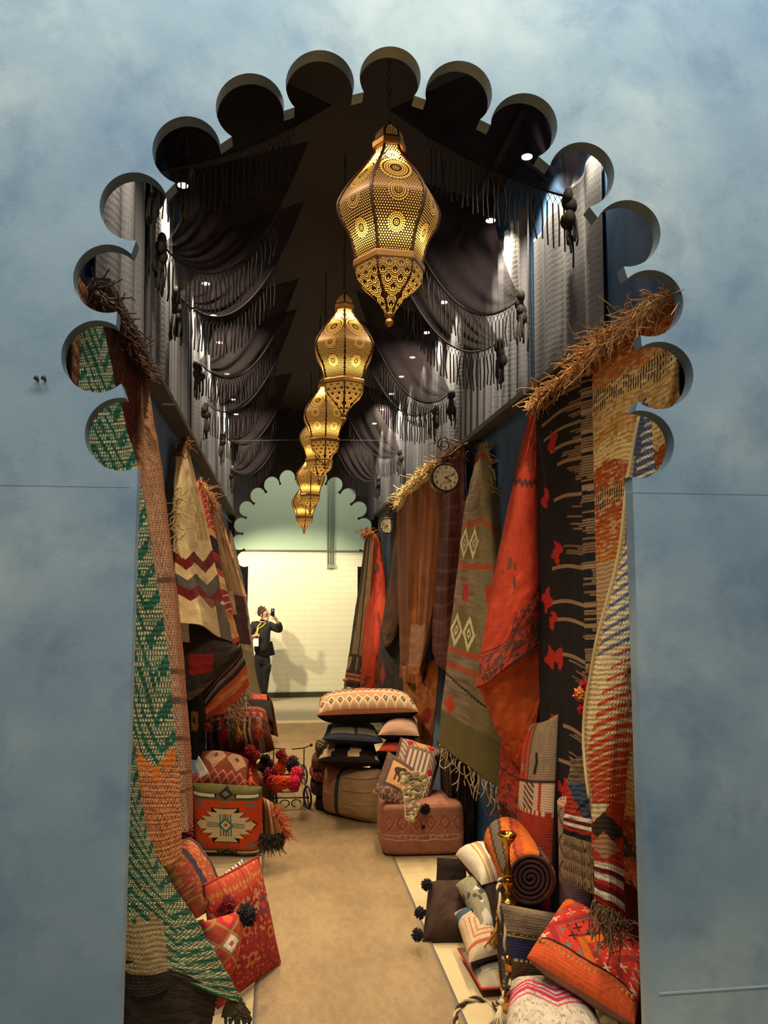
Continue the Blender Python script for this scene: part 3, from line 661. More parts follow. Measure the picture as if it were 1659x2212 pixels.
# --- right wall, from the arch backwards
XW = XR-.03
def edge_fringe(o, V, d, L, n, col, r=.004, seed=0, top=True, **k): 
    E = V[0] if top else V[-1]; return fringe(o, E[::max(1, len(E)//12)], d, L, n, yarn(col), r, seed=seed, **k)
bul = lambda u, v: .05*np.exp(-((u-.93)/.06)**2)
o, V = wallrug('black rug with tan streaks and small red motifs on the right wall', XW, 4.37, 3.5, 2.98, .62, p_streak, M_FLAT, 760, 200, 1.0, .012, seed=1, bulge=bul)
edge_fringe(o, V, (-.40, -.15, .6), .065, 560, C(196, 148, 94), .0032, 3, jit=.55, curl=.6)
o, V = wallrug('ivory and rust banded rug beside the black streaked rug, nearest the arch on the right', XW-.02, 3.49, 2.7, 3.0, .7, p_ivrust, M_KNIT, 420, 160, .6, .015, seed=2)
edge_fringe(o, V, (-.40, -.15, .65), .075, 560, C(206, 160, 104), .0032, 4, jit=.55, curl=.6)
o, V = wallrug('dark red-brown rug in shadow at the far right behind the ivory-to-red runner', XW+.002, 3.45, 2.72, 2.2, .12, lambda u, v: fill(u, C(84, 34, 26))*(.6+.6*vn(u, v, 5, 20, 3))[..., None], M_KNIT, 160, 60, 2, .008, seed=6)
# coral rug
o, V = hang('hanging_rug', 'large coral red rug gathered to a peak with its orange underside turned out', [
    [(1148,872,4.62),(1156,856,4.56),(1163,848,4.5),(1174,868,4.42)],
    [(1120,1000,4.75),(1138,1000,4.45),(1156,1000,4.4),(1177,1000,4.42)],
    [(1078,1195,4.85),(1112,1205,4.45),(1146,1200,4.36),(1180,1200,4.40)],
    [(1048,1360,4.9),(1092,1345,4.45),(1138,1310,4.33),(1181,1290,4.38)],
    [(1026,1486,4.95),(1078,1452,4.5),(1132,1412,4.36),(1182,1382,4.38)]], p_coral, M_VELV, 300, 130, 1.2, .012, seed=3)
coral = o
o2, _ = hang('folded_underside', '', [[(1030,1474,5.0),(1078,1452,4.56),(1130,1420,4.42),(1180,1388,4.43)], [(1052,1530,5.0),(1090,1520,4.6),(1130,1500,4.5),(1172,1470,4.45)],
    [(1078,1590,4.98),(1104,1590,4.65),(1134,1580,4.52),(1160,1550,4.48)], [(1104,1640,4.95),(1120,1640,4.7),(1136,1625,4.55),(1148,1605,4.5)], [(1128,1664,4.9),(1132,1662,4.75),(1136,1655,4.6),(1140,1645,4.55)]],
    lambda u, v: fill(u, C(196, 88, 42))*(.8+.3*vn(u, v, 12, 12, 5))[..., None], M_FINE, 100, 60, 0, parent=coral, seed=5); o2['label'] = 'plain orange underside of the turned corner'
def p_ctail(u, v):
    c = fill(u, C(190, 72, 48))*(.8+.3*vn(u, v, 10, 20, 3))[..., None]; c = paint(c, (v < .35) & ((tri(u*8) < .25) | (tri(v*24) < .25)), C(140, 50, 36)); c = paint(c, np.abs(v-.45-.03*tri(u*3)) < .02, C(90, 56, 52)); return paint(c, (v > .62) & floral(u, v, 8, 3), C(92, 70, 70))
o2, V = hang('hanging_corner', '', [[(1082,1596,5.02),(1100,1630,4.98),(1134,1664,4.9)], [(1079,1660,5.02),(1100,1675,4.98),(1126,1690,4.92)], [(1076,1730,5.02),(1098,1748,4.98),(1124,1768,4.92)]], p_ctail, M_VELV, 90, 50, 0, parent=coral)
fringe(coral, V[-1][::6], (0, 0, -1), .12, 46, yarn(C(120, 52, 40)), .003, .4, curl=.3)
# grey green kilim
o, V = hang('hanging_rug', 'grey-green kilim with cream diamonds and pale fringe, left of the large coral rug', [
    [(1028,985,5.75),(1036,960,5.6),(1042,956,5.5),(1050,962,5.45),(1058,985,5.4)],
    [(1004,1100,5.85),(1022,1100,5.5),(1040,1090,5.45),(1060,1105,5.35),(1084,1120,5.35)],
    [(982,1280,5.9),(1008,1285,5.5),(1036,1290,5.4),(1064,1290,5.3),(1098,1300,5.3)],
    [(962,1460,5.95),(994,1475,5.5),(1030,1490,5.35),(1066,1500,5.25),(1104,1520,5.25)],
    [(946,1606,6.0),(982,1634,5.6),(1022,1664,5.4),(1058,1690,5.3),(1092,1712,5.25)]], p_greykilim, M_FLAT, 260, 130, 0, seed=4)
fringe(o, V[-1][::8], (0, 0, -1), .13, 34, yarn(C(206, 178, 136)), .0045, .3, curl=.25)
fringe(o, np.array([y_(1046,958,5.45), y_(1058,1000,5.38), y_(1064,1060,5.34)]), (.4, -.3, -.4), .05, 16, yarn(C(176, 168, 126)), .006, .3, curl=.4)
# burgundy, rust velvet, tails
o, V = hang('hanging_rug', 'dark burgundy rug behind the round clock', [[(958,1006,7.0),(972,985,6.6),(988,968,6.3),(1005,957,6.05)], [(948,1180,7.0),(965,1180,6.4),(985,1180,6.3),(1006,1170,6.05)], [(934,1380,7.05),(955,1385,6.4),(980,1370,6.25),(1004,1360,6.05)], [(938,1415,7.0),(958,1450,6.4),(975,1470,6.25),(1000,1490,6.05)]], p_burg, M_VELV, 180, 80, 2, .015, seed=7)
fringe(o, V[0][::10], (-.5, 0, .4), .10, 40, yarn(C(130, 82, 56)), .004, .5, curl=.5)
o, V = hang('hanging_rug', 'rust and brown striped velvet hanging with a cream top edge and two long patches', [
    [(858,1092,9.4),(884,1052,8.6),(912,1028,7.9),(938,1008,7.35),(958,1000,6.95)], [(862,1250,9.4),(882,1250,8.3),(905,1250,7.8),(926,1250,7.2),(950,1230,6.95)],
    [(866,1400,9.2),(880,1400,8.2),(900,1400,7.7),(918,1380,7.2),(938,1330,7.0)], [(866,1462,9.1),(878,1470,8.2),(894,1478,7.7),(908,1470,7.3),(912,1420,7.1)]], p_rustvelvet, M_VELV, 220, 120, 3.5, .02, seed=8, top=.8)
fringe(o, V[0][::10], (-.4, -.2, .3), .055, 420, yarn(C(226, 196, 134)), .006, .5, curl=.7)
o, V = hang('hanging_rug', 'rust and yellow rug tail hanging straight behind the patchwork cushion', [[(896,1440,7.5),(920,1430,7.3),(948,1425,7.1)], [(902,1530,7.4),(922,1525,7.2),(944,1520,7.05)], [(892,1610,7.3),(914,1612,7.15),(934,1614,7.05)]], p_rusttail, M_VELV, 120, 60, 1, .02, seed=9)
o, V = hang('hanging_rug', 'narrow tan rug tail left of the rust and yellow one, above the long kilim bolster', [[(868,1440,8.3),(890,1438,8.1),(908,1436,7.9)], [(872,1500,8.2),(892,1498,8.0),(908,1496,7.85)], [(868,1560,8.1),(890,1562,7.95),(905,1564,7.85)]], lambda u, v: fill(u, C(164, 110, 62))*(.7+.5*vn(u, v, 5, 8, 3))[..., None], M_VELV, 90, 50, 1, .015, seed=10)
o, V = hang('hanging_rug', 'dull dark brown rug left of the rust velvet, its lower edge rolled up', [[(860,1092,9.6),(868,1082,9.45),(878,1076,9.3)], [(842,1210,10.2),(858,1200,9.5),(880,1200,9.25)], [(824,1345,10.4),(846,1335,9.5),(870,1330,9.25)], [(820,1372,10.4),(838,1398,9.6),(864,1346,9.3)]], p_dkbrown, M_VELV, 140, 60, 1, .02, seed=11)
o, V = hang('hanging_rug', 'charcoal rug with short fringe hanging under the dark brown rug', [[(846,1110,10.2),(858,1105,10.0),(878,1100,9.7)], [(834,1300,10.2),(850,1300,9.9),(874,1300,9.5)], [(818,1430,10.0),(844,1430,9.7),(872,1430,9.4)], [(814,1494,10.0),(842,1500,9.7),(870,1505,9.4)]], p_dkgrey, M_FLAT, 100, 60, 1, .02, seed=12)
fringe(o, V[-1][::8], (0, 0, -1), .12, 30, yarn(C(150, 126, 96)), .004, .3)
o, V = hang('hanging_rug', 'small coral red rug hanging below the rear clock', [[(808,1158,11.7),(814,1150,11.6),(820,1160,11.4)], [(794,1270,11.6),(808,1270,11.2),(830,1262,11.0)], [(784,1400,11.1),(802,1400,10.5),(826,1395,10.5)], [(776,1500,11.1),(798,1508,10.6),(822,1505,10.5)]], p_smallcoral, M_VELV, 150, 70, 1.5, .02, seed=13)
o, V = hang('hanging_rug', 'beige and charcoal rug farthest along the right wall, ragged dark foot', [[(790,1160,11.7),(797,1150,11.6),(806,1158,11.4)], [(776,1270,11.8),(786,1270,11.5),(798,1270,11.3)], [(758,1390,11.85),(772,1390,11.5),(790,1395,11.3)], [(744,1482,11.85),(762,1486,11.5),(780,1488,11.3)]], p_farbeige, M_FLAT, 150, 60, 1.5, .02, seed=14)
fringe(o, V[0][::8], (-.2, -.1, .5), .09, 130, yarn(C(190, 120, 70)), .005, .5, curl=.5); fringe(o, V[-1][::8], (-.3, 0, -1), .16, 26, yarn(C(150, 120, 90)), .006, .5, name='lower_fringe')
# ivory-to-red runner over the door side
o, V = hang('hanging_rug', 'long runner grading from indigo through ivory to red inside the right doorway edge', [
    [(1412,752,2.95),(1430,745,2.90),(1448,742,2.86),(1472,752,2.82)],
    [(1384,880,3.0),(1408,880,2.93),(1434,880,2.88),(1465,880,2.83)],
    [(1358,1020,3.05),(1386,1020,2.96),(1418,1020,2.90),(1452,1020,2.85)],
    [(1338,1190,3.1),(1360,1190,2.99),(1386,1190,2.93),(1425,1190,2.88)],
    [(1288,1390,3.2),(1316,1390,3.02),(1350,1390,2.95),(1392,1390,2.92)],
    [(1262,1560,3.28),(1292,1560,3.05),(1328,1560,2.97),(1366,1570,2.98)],
    [(1270,1700,3.2),(1290,1700,3.05),(1318,1700,3.0),(1352,1705,3.05)],
    [(1280,1830,3.14),(1298,1832,3.05),(1320,1835,3.02),(1346,1845,3.08)],
    [(1284,1945,3.12),(1304,1958,3.05),(1326,1968,3.03),(1352,1990,3.08)]], p_runner, M_KNIT, 420, 110, 0, seed=15, back=C(150, 126, 88))
rn = o
fringe(o, V[-1][::8], (-.1, -.1, -1), .10, 90, yarn(C(120, 88, 60)), .003, .4, curl=.35)
MB().tube(V[60:330:6, 0], .009, 6).out('selvedge_cord', yarn(C(206, 176, 120)), rn)
rs = np.random.RandomState(4); E = V[10:250:3, -6]; mbs = MB()
for p in E:
    for _ in range(5):
        d = rs.normal(0, 1, 3); d /= np.linalg.norm(d); mbs.tube([p, p+d*.03, p+d*.05+np.array([0, 0, -.03])], .0035, 4)
mbs.out('loop_trim', yarn(C(120, 84, 54)), rn)
o2, V = hang('hanging_flap', '', [[(1232,1640,3.45),(1256,1640,3.35),(1284,1640,3.2)], [(1226,1700,3.45),(1254,1700,3.36),(1284,1705,3.2)], [(1220,1750,3.45),(1252,1756,3.36),(1284,1762,3.2)], [(1216,1800,3.45),(1250,1812,3.36),(1284,1822,3.2)]], p_flap, M_KNIT, 120, 70, 0, parent=rn)
mbn = MB(); Q = V[-1][::4]; rs = np.random.RandomState(3)
for i in range(len(Q)-1):
    for j in range(4):
        a = Q[i]+np.array([0, 0, -.05*j]); 
        mbn.tube([a, (Q[i]+Q[i+1])/2+np.array([rs.normal(0, .004), -.01, -.05*j-.025]), Q[i]+np.array([0, 0, -.05*(j+1)])], .003, 4, False); mbn.tube([Q[i+1]+np.array([0, 0, -.05*j]), (Q[i]+Q[i+1])/2+np.array([0, -.01, -.05*j-.025]), Q[i+1]+np.array([0, 0, -.05*(j+1)])], .003, 4, False)
mbn.out('knotted_net', yarn(C(150, 118, 78)), rn)
# ---------------------------------------------------------------- left wall
XLW = XL+.03
def p_shag(u, v):
    n = vn(u, v, 50, 60, 3); m = vn(u, v, 14, 9, 4); c = fill(u, C(96, 60, 44))*(.45+.8*n)[..., None]; c = paint(c, (m > .62)*.6, C(140, 96, 62)); return paint(c, ((u > .5) & (m < .35))*.5, C(120, 52, 42))
o, V = wallrug('shaggy dark brown rug with a tufted top edge nearest the arch on the left', XLW, 2.72, 4.12, 3.0, 1.3, p_shag, M_SHAG, 260, 160, 2, .012, side=1, seed=20)
fringe(o, V[0][24::12], (.40, -.1, .6), .045, 620, yarn(C(74, 48, 34)), .004, .6, curl=.7)
def knit(u, v, nu, nv):                # chunky floats: cream stitches on a ground
    k = np.floor(v*nv); x = u*nu+.5*(k % 2); return ((np.abs(fr(x)-.5)/.36)**2+(np.abs(fr(v*nv)-.5)/.33)**2 < 1)
def p_green(orange):
    def f(u, v):
        nu, nv = 26, 150
        zz = v*9+.9*tri(u*1.3)-u*1.2; kind = np.floor(zz*1.6); st = knit(u, v, nu, nv)
        dens = hsh(np.floor(zz*3), 6); drop = hsh(np.floor(u*nu+.5*(np.floor(v*nv) % 2))*31+np.floor(v*nv)*7, 3)
        c = fill(u, C(44, 96, 72))*(.75+.4*vn(u, v, 60, 200, 3))[..., None]
        c = paint(c, st & ((fr(zz*2.2) < .60) | (drop < .10)), C(226, 204, 154))
        if orange:
            w = v-.76-.05*tri(u*2.2); og = (w > 0); gr = fill(u, C(206, 110, 56)); gr = paint(gr, st, C(214, 168, 116)); gr = paint(gr, ~st & (vn(u, v, 40, 160, 5) > .5), C(150, 74, 40)); c = np.where(og[..., None], gr, c); c = paint(c, (np.abs(w) < .02) & (vn(u, v, 20, 60, 4) > .4), C(216, 120, 44))
        return c
    return f
o, V = hang('hanging_rug', 'tall green and cream chunky rug with an orange lower part', [
    [(136,722,2.80),(172,712,2.82),(200,704,2.85),(222,702,2.88)], [(140,850,2.80),(185,850,2.83),(220,850,2.88),(250,848,2.95)], [(165,1010,2.82),(212,1010,2.86),(256,1010,2.95),(291,1005,3.08)],
    [(200,1180,2.84),(244,1180,2.9),(286,1180,3.0),(322,1180,3.16)], [(226,1350,2.86),(268,1350,2.92),(308,1350,3.05),(346,1350,3.25)], [(246,1580,2.9),(286,1580,2.96),(330,1580,3.1),(372,1580,3.32)], [(272,1720,2.95),(302,1720,3.0),(342,1720,3.12),(382,1720,3.38)], [(300,1860,3.0),(318,1872,3.06),(346,1875,3.18),(384,1850,3.42)]],
    p_green(True), M_KNIT, 420, 130, 1.0, .018, seed=21)
def p_green2(u, v):
    c = p_green(False)(u, v); b = (v > .57+.05*tri(u*7)) & (u < .66-.5*np.maximum(0, .75-v)*0); st = knit(u, v, 44, 240); c = np.where(b[..., None], paint(fill(u, C(120, 100, 66)), st, C(196, 168, 116)), c)
    return paint(c, (u < .66) & (v > .84), C(48, 40, 32))
o, V = hang('hanging_rug', 'green and cream chunky rug spilling onto the floor in a pointed tail', [
    [(230,1480,2.80),(248,1490,2.82),(266,1500,2.86),(284,1510,2.92)], [(232,1700,2.80),(256,1700,2.82),(282,1700,2.87),(306,1700,2.95)], [(238,1850,2.80),(272,1850,2.83),(308,1850,2.92),(344,1846,3.1)],
    [(240,1990,2.80),(288,1990,2.85),(345,1985,3.02),(428,1984,3.38)], [(240,2085,2.80),(300,2092,2.86),(366,2086,3.02),(484,2082,3.55)], [(240,2150,2.80),(312,2152,2.88),(416,2122,3.15),(530,2170,3.72)]], p_green2, M_KNIT, 420, 150, 1.4, .015, seed=22)
o2, V2 = hang('dark_hem', '', [[(240,2070,2.83),(320,2080,2.89),(400,2105,3.1),(474,2140,3.5)], [(240,2160,2.83),(320,2175,2.89),(400,2170,3.1),(462,2175,3.46)], [(240,2260,2.84),(320,2280,2.9),(400,2260,3.1),(458,2225,3.44)]], lambda u, v: fill(u, C(50, 42, 34))*(.7+.5*vn(u, v, 20, 20, 3))[..., None], M_FLAT, 80, 90, 2, .012, parent=o); o2['label'] = 'plain black hem'
o2, V2 = hang('turned_corner', '', [[(508,2150,3.64),(522,2160,3.66),(540,2186,3.70)], [(490,2168,3.6),(515,2180,3.64),(544,2200,3.69)], [(480,2196,3.58),(512,2200,3.63),(542,2206,3.68)]], lambda u, v: fill(u, C(86, 78, 52)), M_FLAT, 40, 40, 0, parent=o)
fringe(o, V2[-1][::4], (0, -.2, -1), .06, 9, yarn(C(52, 46, 32)), .007, .3)
def p_herr(u, v):
    w = np.abs(fr(u*9)-.5)*2; s = fr(v*70+w*1.6); c = np.where((s < .5)[..., None], C(182, 144, 110), C(134, 92, 68)); c = c*(.85+.3*vn(u, v, 30, 60, 4))[..., None]
    c = paint(c, ((vn(u, v*0, 14, 1, 9) > .6))*.35, C(120, 66, 48)); c = paint(c, (v > .5) & (hsh(np.floor(v*120), 3) > .9) & (u > .25), C(92, 70, 56)); return paint(c, (u > .70)*.3, C(150, 84, 50))
o, V = hang('hanging_rug', 'tall terracotta herringbone rug gathered to a point beside the green rug', [
    [(296,842,4.05),(304,818,4.08),(312,806,4.10),(318,816,4.12)], [(286,900,3.95),(302,900,3.98),(320,900,4.02),(334,900,4.12)], [(280,1010,3.8),(306,1010,3.85),(330,1010,3.95),(354,1005,4.15)], [(292,1300,3.75),(330,1300,3.72),(362,1300,3.85),(390,1300,4.15)], [(322,1600,3.78),(358,1600,3.74),(386,1600,3.86),(411,1600,4.15)], [(340,1785,3.8),(370,1795,3.76),(396,1798,3.88),(418,1782,4.15)]],
    p_herr, M_FLAT, 380, 110, 2.2, .02, seed=23)
def p_zig(u, v):
    n = vn(u, v, 70, 6, 4); c = fill(u, C(228, 202, 150))*(.9+.18*n)[..., None]; z = v-.055*tri(u*1.9+.15)
    c = paint(c, (u > .62) & (fr(u*42) < .5) & (v < .5), C(160, 130, 92))
    for a, b, cc in ((.55,.61,MAROON),(.61,.67,C(222,194,140)),(.67,.735,C(92,84,78)),(.735,.80,MAROON)): c = paint(c, (z >= a) & (z < b), cc)
    c = paint(c, (v > .8) & (fr(u*30) < .45) & (u > .35), C(140, 116, 84)); return paint(c, (u > .8) & (v > .82), C(92, 82, 70))
o, V = hang('hanging_rug', 'cream rug with maroon and grey zigzag bands on the left wall', [
    [(384,985,5.5),(392,960,5.65),(400,952,5.8),(410,975,5.95)], [(378,1100,5.2),(400,1100,5.35),(425,1095,5.75),(438,1095,6.15)], [(381,1230,5.1),(412,1235,5.3),(445,1238,5.75),(466,1240,6.3)], [(394,1345,5.1),(430,1352,5.3),(468,1368,5.75),(502,1388,6.35)]], p_zig, M_FLAT, 280, 120, 1.2, .02, seed=24)
fringe(o, np.array([y_(380,1060,5.18), y_(378,1110,5.15), y_(380,1180,5.1)]), (.3, -.4, -.6), .07, 40, yarn(C(214, 186, 136)), .004, .5, curl=.5)
fringe(o, V[0][::8], (.1, -.2, .5), .06, 120, yarn(C(120, 72, 48)), .0035, .5, name='tufted_top')
def p_strip(u, v):
    k = np.floor(v*26); pal = np.array([C(196,70,60), C(214,160,104), C(70,44,40), C(200,110,60), C(150,40,44), C(222,190,150)]); c = pal[(hsh(k, 5)*5.99).astype(int)]
    c = paint(c, (v < .3), C(190, 56, 54)); c = paint(c, (v < .3) & (np.abs(tri(u*1+v*14)-.5) < .1), C(220, 160, 130)); c = paint(c, (v > .34) & (v < .42), BLACK); c = paint(c, (v > .62) & (v < .76), C(160, 40, 50)); return paint(c, (v > .62) & (v < .76) & (tri(v*22+u) < .2), C(216, 180, 160))
o, V = hang('hanging_rug', 'narrow patterned strip of red, orange and cream beside the cream zigzag rug', [[(424,1050,6.4),(430,1040,6.5),(440,1052,6.7)], [(440,1120,6.35),(450,1118,6.5),(461,1130,6.8)], [(458,1230,6.35),(470,1228,6.5),(481,1235,6.8)], [(478,1320,6.4),(490,1318,6.6),(502,1322,6.85)], [(500,1392,6.45),(508,1390,6.7),(518,1385,6.9)]], p_strip, M_FLAT, 240, 40, 0, seed=25)
fringe(o, np.array([y_(428,1040,6.5), y_(444,1055,6.7), y_(462,1090,7)]), (.15, -.2, -.6), .08, 160, yarn(C(190, 136, 92)), .0035, .5, curl=.6)
def p_brst(u, v):
    c = fill(u, C(140, 108, 72))*(.5+.8*vn(u, v, 30, 3, 4))[..., None]; c = paint(c, v > .66, C(62, 30, 28)); return paint(c, (v > .64) & (v < .8) & (u < .55), C(160, 130, 92))
o, V = hang('hanging_rug', 'brown streaked rug with a dark maroon foot behind the narrow patterned strip', [[(448,1082,7.0),(456,1074,7.1),(466,1084,7.4)], [(466,1180,7.0),(478,1178,7.2),(494,1185,7.6)], [(486,1290,7.0),(504,1285,7.2),(526,1290,7.7)], [(508,1386,7.0),(520,1388,7.2),(542,1392,7.7)]], p_brst, M_FLAT, 180, 60, 1, .015, seed=26)
def p_far(u, v): return paint(fill(u, C(140, 124, 92))*(.55+.7*vn(u, v, 4, 90, 3))[..., None], (v > .62), C(112, 98, 70))
o, V = hang('hanging_rug', 'tan herringbone rug of rough stripes, farthest pale peak on the left wall', [[(472,1128,10.0),(478,1118,10.1),(484,1130,10.2)], [(480,1200,9.9),(492,1198,10.0),(504,1210,10.2)], [(500,1290,9.8),(516,1285,9.9),(532,1292,10.2)]], lambda u, v: fill(u, C(196, 140, 98))*(.6+.6*vn(u, v, 5, 60, 3))[..., None], M_FLAT, 90, 40, 1, .015, seed=27)
o, V = hang('hanging_rug', 'long olive-grey rug farthest along the left wall, in front of the standing person', [[(486,1150,11.2),(494,1142,11.3),(502,1156,11.4)], [(500,1240,11.0),(512,1240,11.1),(524,1255,11.3)], [(516,1350,10.8),(528,1350,10.9),(542,1370,11.1)], [(524,1450,10.5),(540,1460,10.6),(556,1475,10.8)], [(540,1560,10.2),(568,1572,10.3),(600,1588,10.45)]], p_far, M_FLAT, 240, 60, 1, .02, seed=28)
def p_dk4(u, v):
    c = fill(u, C(54, 44, 38))*(.8+.35*vn(u, v, 20, 20, 4))[..., None]; c = paint(c, (np.abs(v-.30-.12*np.floor(2.2*(1-u))/2.2) < .10) & (u < .55) & (u > .1), C(140, 30, 28)); c = paint(c, (v < .16) & (u < .13), IVORY)
    return paint(c, (v > .64) & (fr(u*40+v*10) < .4), C(120, 92, 76))
o, V = hang('hanging_rug', 'dark brown rug with a blocky red motif under the cream zigzag rug', [[(392,1345,5.45),(430,1350,5.6),(470,1365,6.0),(508,1390,6.5)], [(398,1430,5.45),(434,1430,5.6),(476,1425,5.95),(514,1400,6.4)], [(404,1500,5.5),(430,1490,5.6),(460,1470,5.95),(506,1416,6.4)], [(408,1512,5.5),(424,1504,5.62),(446,1486,5.95),(500,1424,6.4)]], p_dk4, M_FLAT, 160, 120, 0, seed=29)
def p_diag(u, v): 
    v = v+.02*np.sin(u*6)
    return bands(u, v, [(.02,C(40,30,26)),(.10,C(200,132,60)),(.26,C(44,34,30)),(.30,C(120,66,46)),(.38,C(40,32,30)),(.41,C(150,120,108)),(.43,C(60,44,40)),(.46,C(150,118,104)),(.49,C(90,56,48)),(.60,C(44,36,32)),(.72,C(186,84,44)),(.84,C(204,128,66)),(1.2,C(180,74,42))])*(.8+.35*vn(u, v, 16, 30, 5))[..., None]
o, V = hang('hanging_rug', 'black, orange and grey striped rug hanging aslant on the left with a pale fringe', [[(440,1480,6.5),(470,1445,6.6),(498,1412,6.75),(519,1384,6.9)], [(442,1508,6.45),(474,1470,6.55),(504,1438,6.75),(526,1412,6.95)], [(444,1535,6.4),(478,1498,6.5),(510,1468,6.75),(534,1440,6.95)], [(446,1548,6.4),(482,1536,6.5),(514,1512,6.7),(540,1482,6.95)]], p_diag, M_FLAT, 170, 110, 1, .01, seed=30)
fringe(o, V[-1][40::8], (.35, -.1, -1), .10, 56, yarn(C(178, 148, 112)), .0045, .35, curl=.3)
def p_navy(u, v):
    c = fill(u, C(50, 46, 50)); a = np.maximum(np.abs(u-.45)*1.1, np.abs(v-.48)*1.4)+.02*(np.floor(u*14+v*14) % 2); c = paint(c, a < .2, C(176, 138, 74)); return paint(c, (a < .07), C(70, 54, 40))
o, V = hang('hanging_rug', 'dark navy rug with a tan cross motif beside the terracotta herringbone rug', [[(396,1490,6.55),(420,1488,6.5),(446,1486,6.8)], [(400,1560,6.55),(422,1560,6.5),(446,1560,6.75)], [(404,1640,6.5),(424,1642,6.5),(444,1644,6.7)]], p_navy, M_VELV, 120, 70, 0, seed=31)
# ------------------------------------------------------------------ cushion, box, roll, pompom and tassel builders
def solid(c, n=.25, s=8, seed=2): return lambda u, v: fill(u, c)*(1-n*.5+n*vn(u, v, s, s, seed))[..., None]
def pomgeo(mb, c, r, n=170, seed=0, rad=.004, squash=1.0):
    rs = np.random.RandomState(seed)
    for i in range(n):
        d = rs.normal(0, 1, 3); d /= np.linalg.norm(d); R = r*rs.uniform(.85, 1.08)
        mb.tube([np.array(c)+d*r*.1, np.array(c)+d*R*.6, np.array(c)+d*R*np.array([1, 1, squash])], [rad*.8, rad, rad*.9], 4)
    mb.ball(c, r*.72, 7, 9)
def pompart(parent, c, r, col, seed=0, name='pompom', **k):
    mb = MB(); pomgeo(mb, c, r, seed=seed, rad=r*.09, **k); return mb.out(name, yarn(col), parent)
def tasselpart(parent, p, L, col, d=(0, 0, -1), seed=0, n=26, spread=.25, name='tassel'):
    rs = np.random.RandomState(seed); mb = MB(); p = np.array(p); d = np.array(d, float); d /= np.linalg.norm(d)
    mb.tube([p, p+d*L*.25], L*.03, 5); mb.ball(p+d*L*.28, L*.09, 6, 8)
    for i in range(n):
        w = rs.normal(0, spread, 3); q = p+d*L*.3; mb.tube([q, q+(d+w*.5)*L*.35, q+(d+w)*L*.72], L*.035, 4)
    return mb.out(name, yarn(col), parent)
def cushion(label, q, T, pf, pb=None, mat=M_FINE, pinch=.045, p=2.6, res=90, piping=None, name='cushion', group='cushions and textiles for sale along the aisle', seed=0, ex=.55, parent=None, cat='cushion'):
    bl, br, tr, tl = [np.array(a, float) for a in q]; nrm = np.cross(br-bl, tl-bl); nrm /= np.linalg.norm(nrm)
    U, V = np.meshgrid(np.linspace(0, 1, res), np.linspace(0, 1, res))
    a = .5+(U-.5)*(1-pinch*4*V*(1-V)); b = .5+(V-.5)*(1-pinch*4*U*(1-U))
    P = (bl*((1-a)*(1-b))[..., None]+br*(a*(1-b))[..., None]+tr*(a*b)[..., None]+tl*((1-a)*b)[..., None])
    h = T*.5*np.maximum(0, (1-np.abs(2*U-1)**p)*(1-np.abs(2*V-1)**p))**ex
    h = h*(1+.16*(vn(U, V, 4, 4, seed+3)-.5)+.05*(vn(U, V, 14, 14, seed)-.5)) 
    Fv = P+nrm*h[..., None]; Bv = P-nrm*h[..., None]; cf = pf(U, V); cb = (pb or (lambda u, v: pf(u, v)*.9))(U, V); k = res*res
    uv = np.stack([U*np.linalg.norm(br-bl), V*np.linalg.norm(tl-bl)], -1).reshape(-1, 2)
    o = mk(name, np.concatenate([Fv.reshape(-1, 3), Bv.reshape(-1, 3)]), np.concatenate([gridfaces(res, res), gridfaces(res, res, k, True)]), mat, parent, True,
           np.concatenate([cf.reshape(-1, 3), cb.reshape(-1, 3)]), np.concatenate([uv, uv]))
    if parent is None: tag(o, label, cat, group)
    ring = np.concatenate([P[0], P[1:, -1], P[-1, -2::-1], P[-2::-1, 0]])
    if piping is not None: MB().tube(ring, .006, 6).out('piping', yarn(piping), o)
    o['_n'] = tuple(nrm); return o
def softbox(label, c, size, rz, pat, mat=M_FINE, n=9, res=40, tilt=0, name='pouf', cat='pouf', group='cushions and textiles for sale along the aisle', parent=None):
    Vs, Cs, Us, Fs = [], [], [], []; g = np.linspace(-1, 1, res); A, B = np.meshgrid(g, g); hs = np.array(size)/2
    fr6 = [((1,0,0),(0,0,1),(0,-1,0)), ((0,1,0),(0,0,1),(1,0,0)), ((-1,0,0),(0,0,1),(0,1,0)), ((0,-1,0),(0,0,1),(-1,0,0)), ((1,0,0),(0,1,0),(0,0,1)), ((1,0,0),(0,-1,0),(0,0,-1))]
    R = np.array(Euler((tilt, 0, rz)).to_matrix())
    for i, (ua, va, na) in enumerate(fr6):
        q = A[..., None]*np.array(ua)+B[..., None]*np.array(va)+np.array(na); nn = (np.abs(q)**n).sum(-1)**(1/n); q = q/nn[..., None]
        q = q*hs*(1+.05*(1-A**2)*(1-B**2))[..., None]
        Vs.append((q.reshape(-1, 3))@R.T+np.array(c)); Cs.append(pat(i, (A+1)/2, (B+1)/2).reshape(-1, 3)); Us.append(np.stack([A*.3, B*.3], -1).reshape(-1, 2)); Fs.append(gridfaces(res, res, i*res*res))
    o = mk(name, np.concatenate(Vs), np.concatenate(Fs), mat, parent, True, np.concatenate(Cs), np.concatenate(Us))
    if parent is None: tag(o, label, cat, group)
    return o
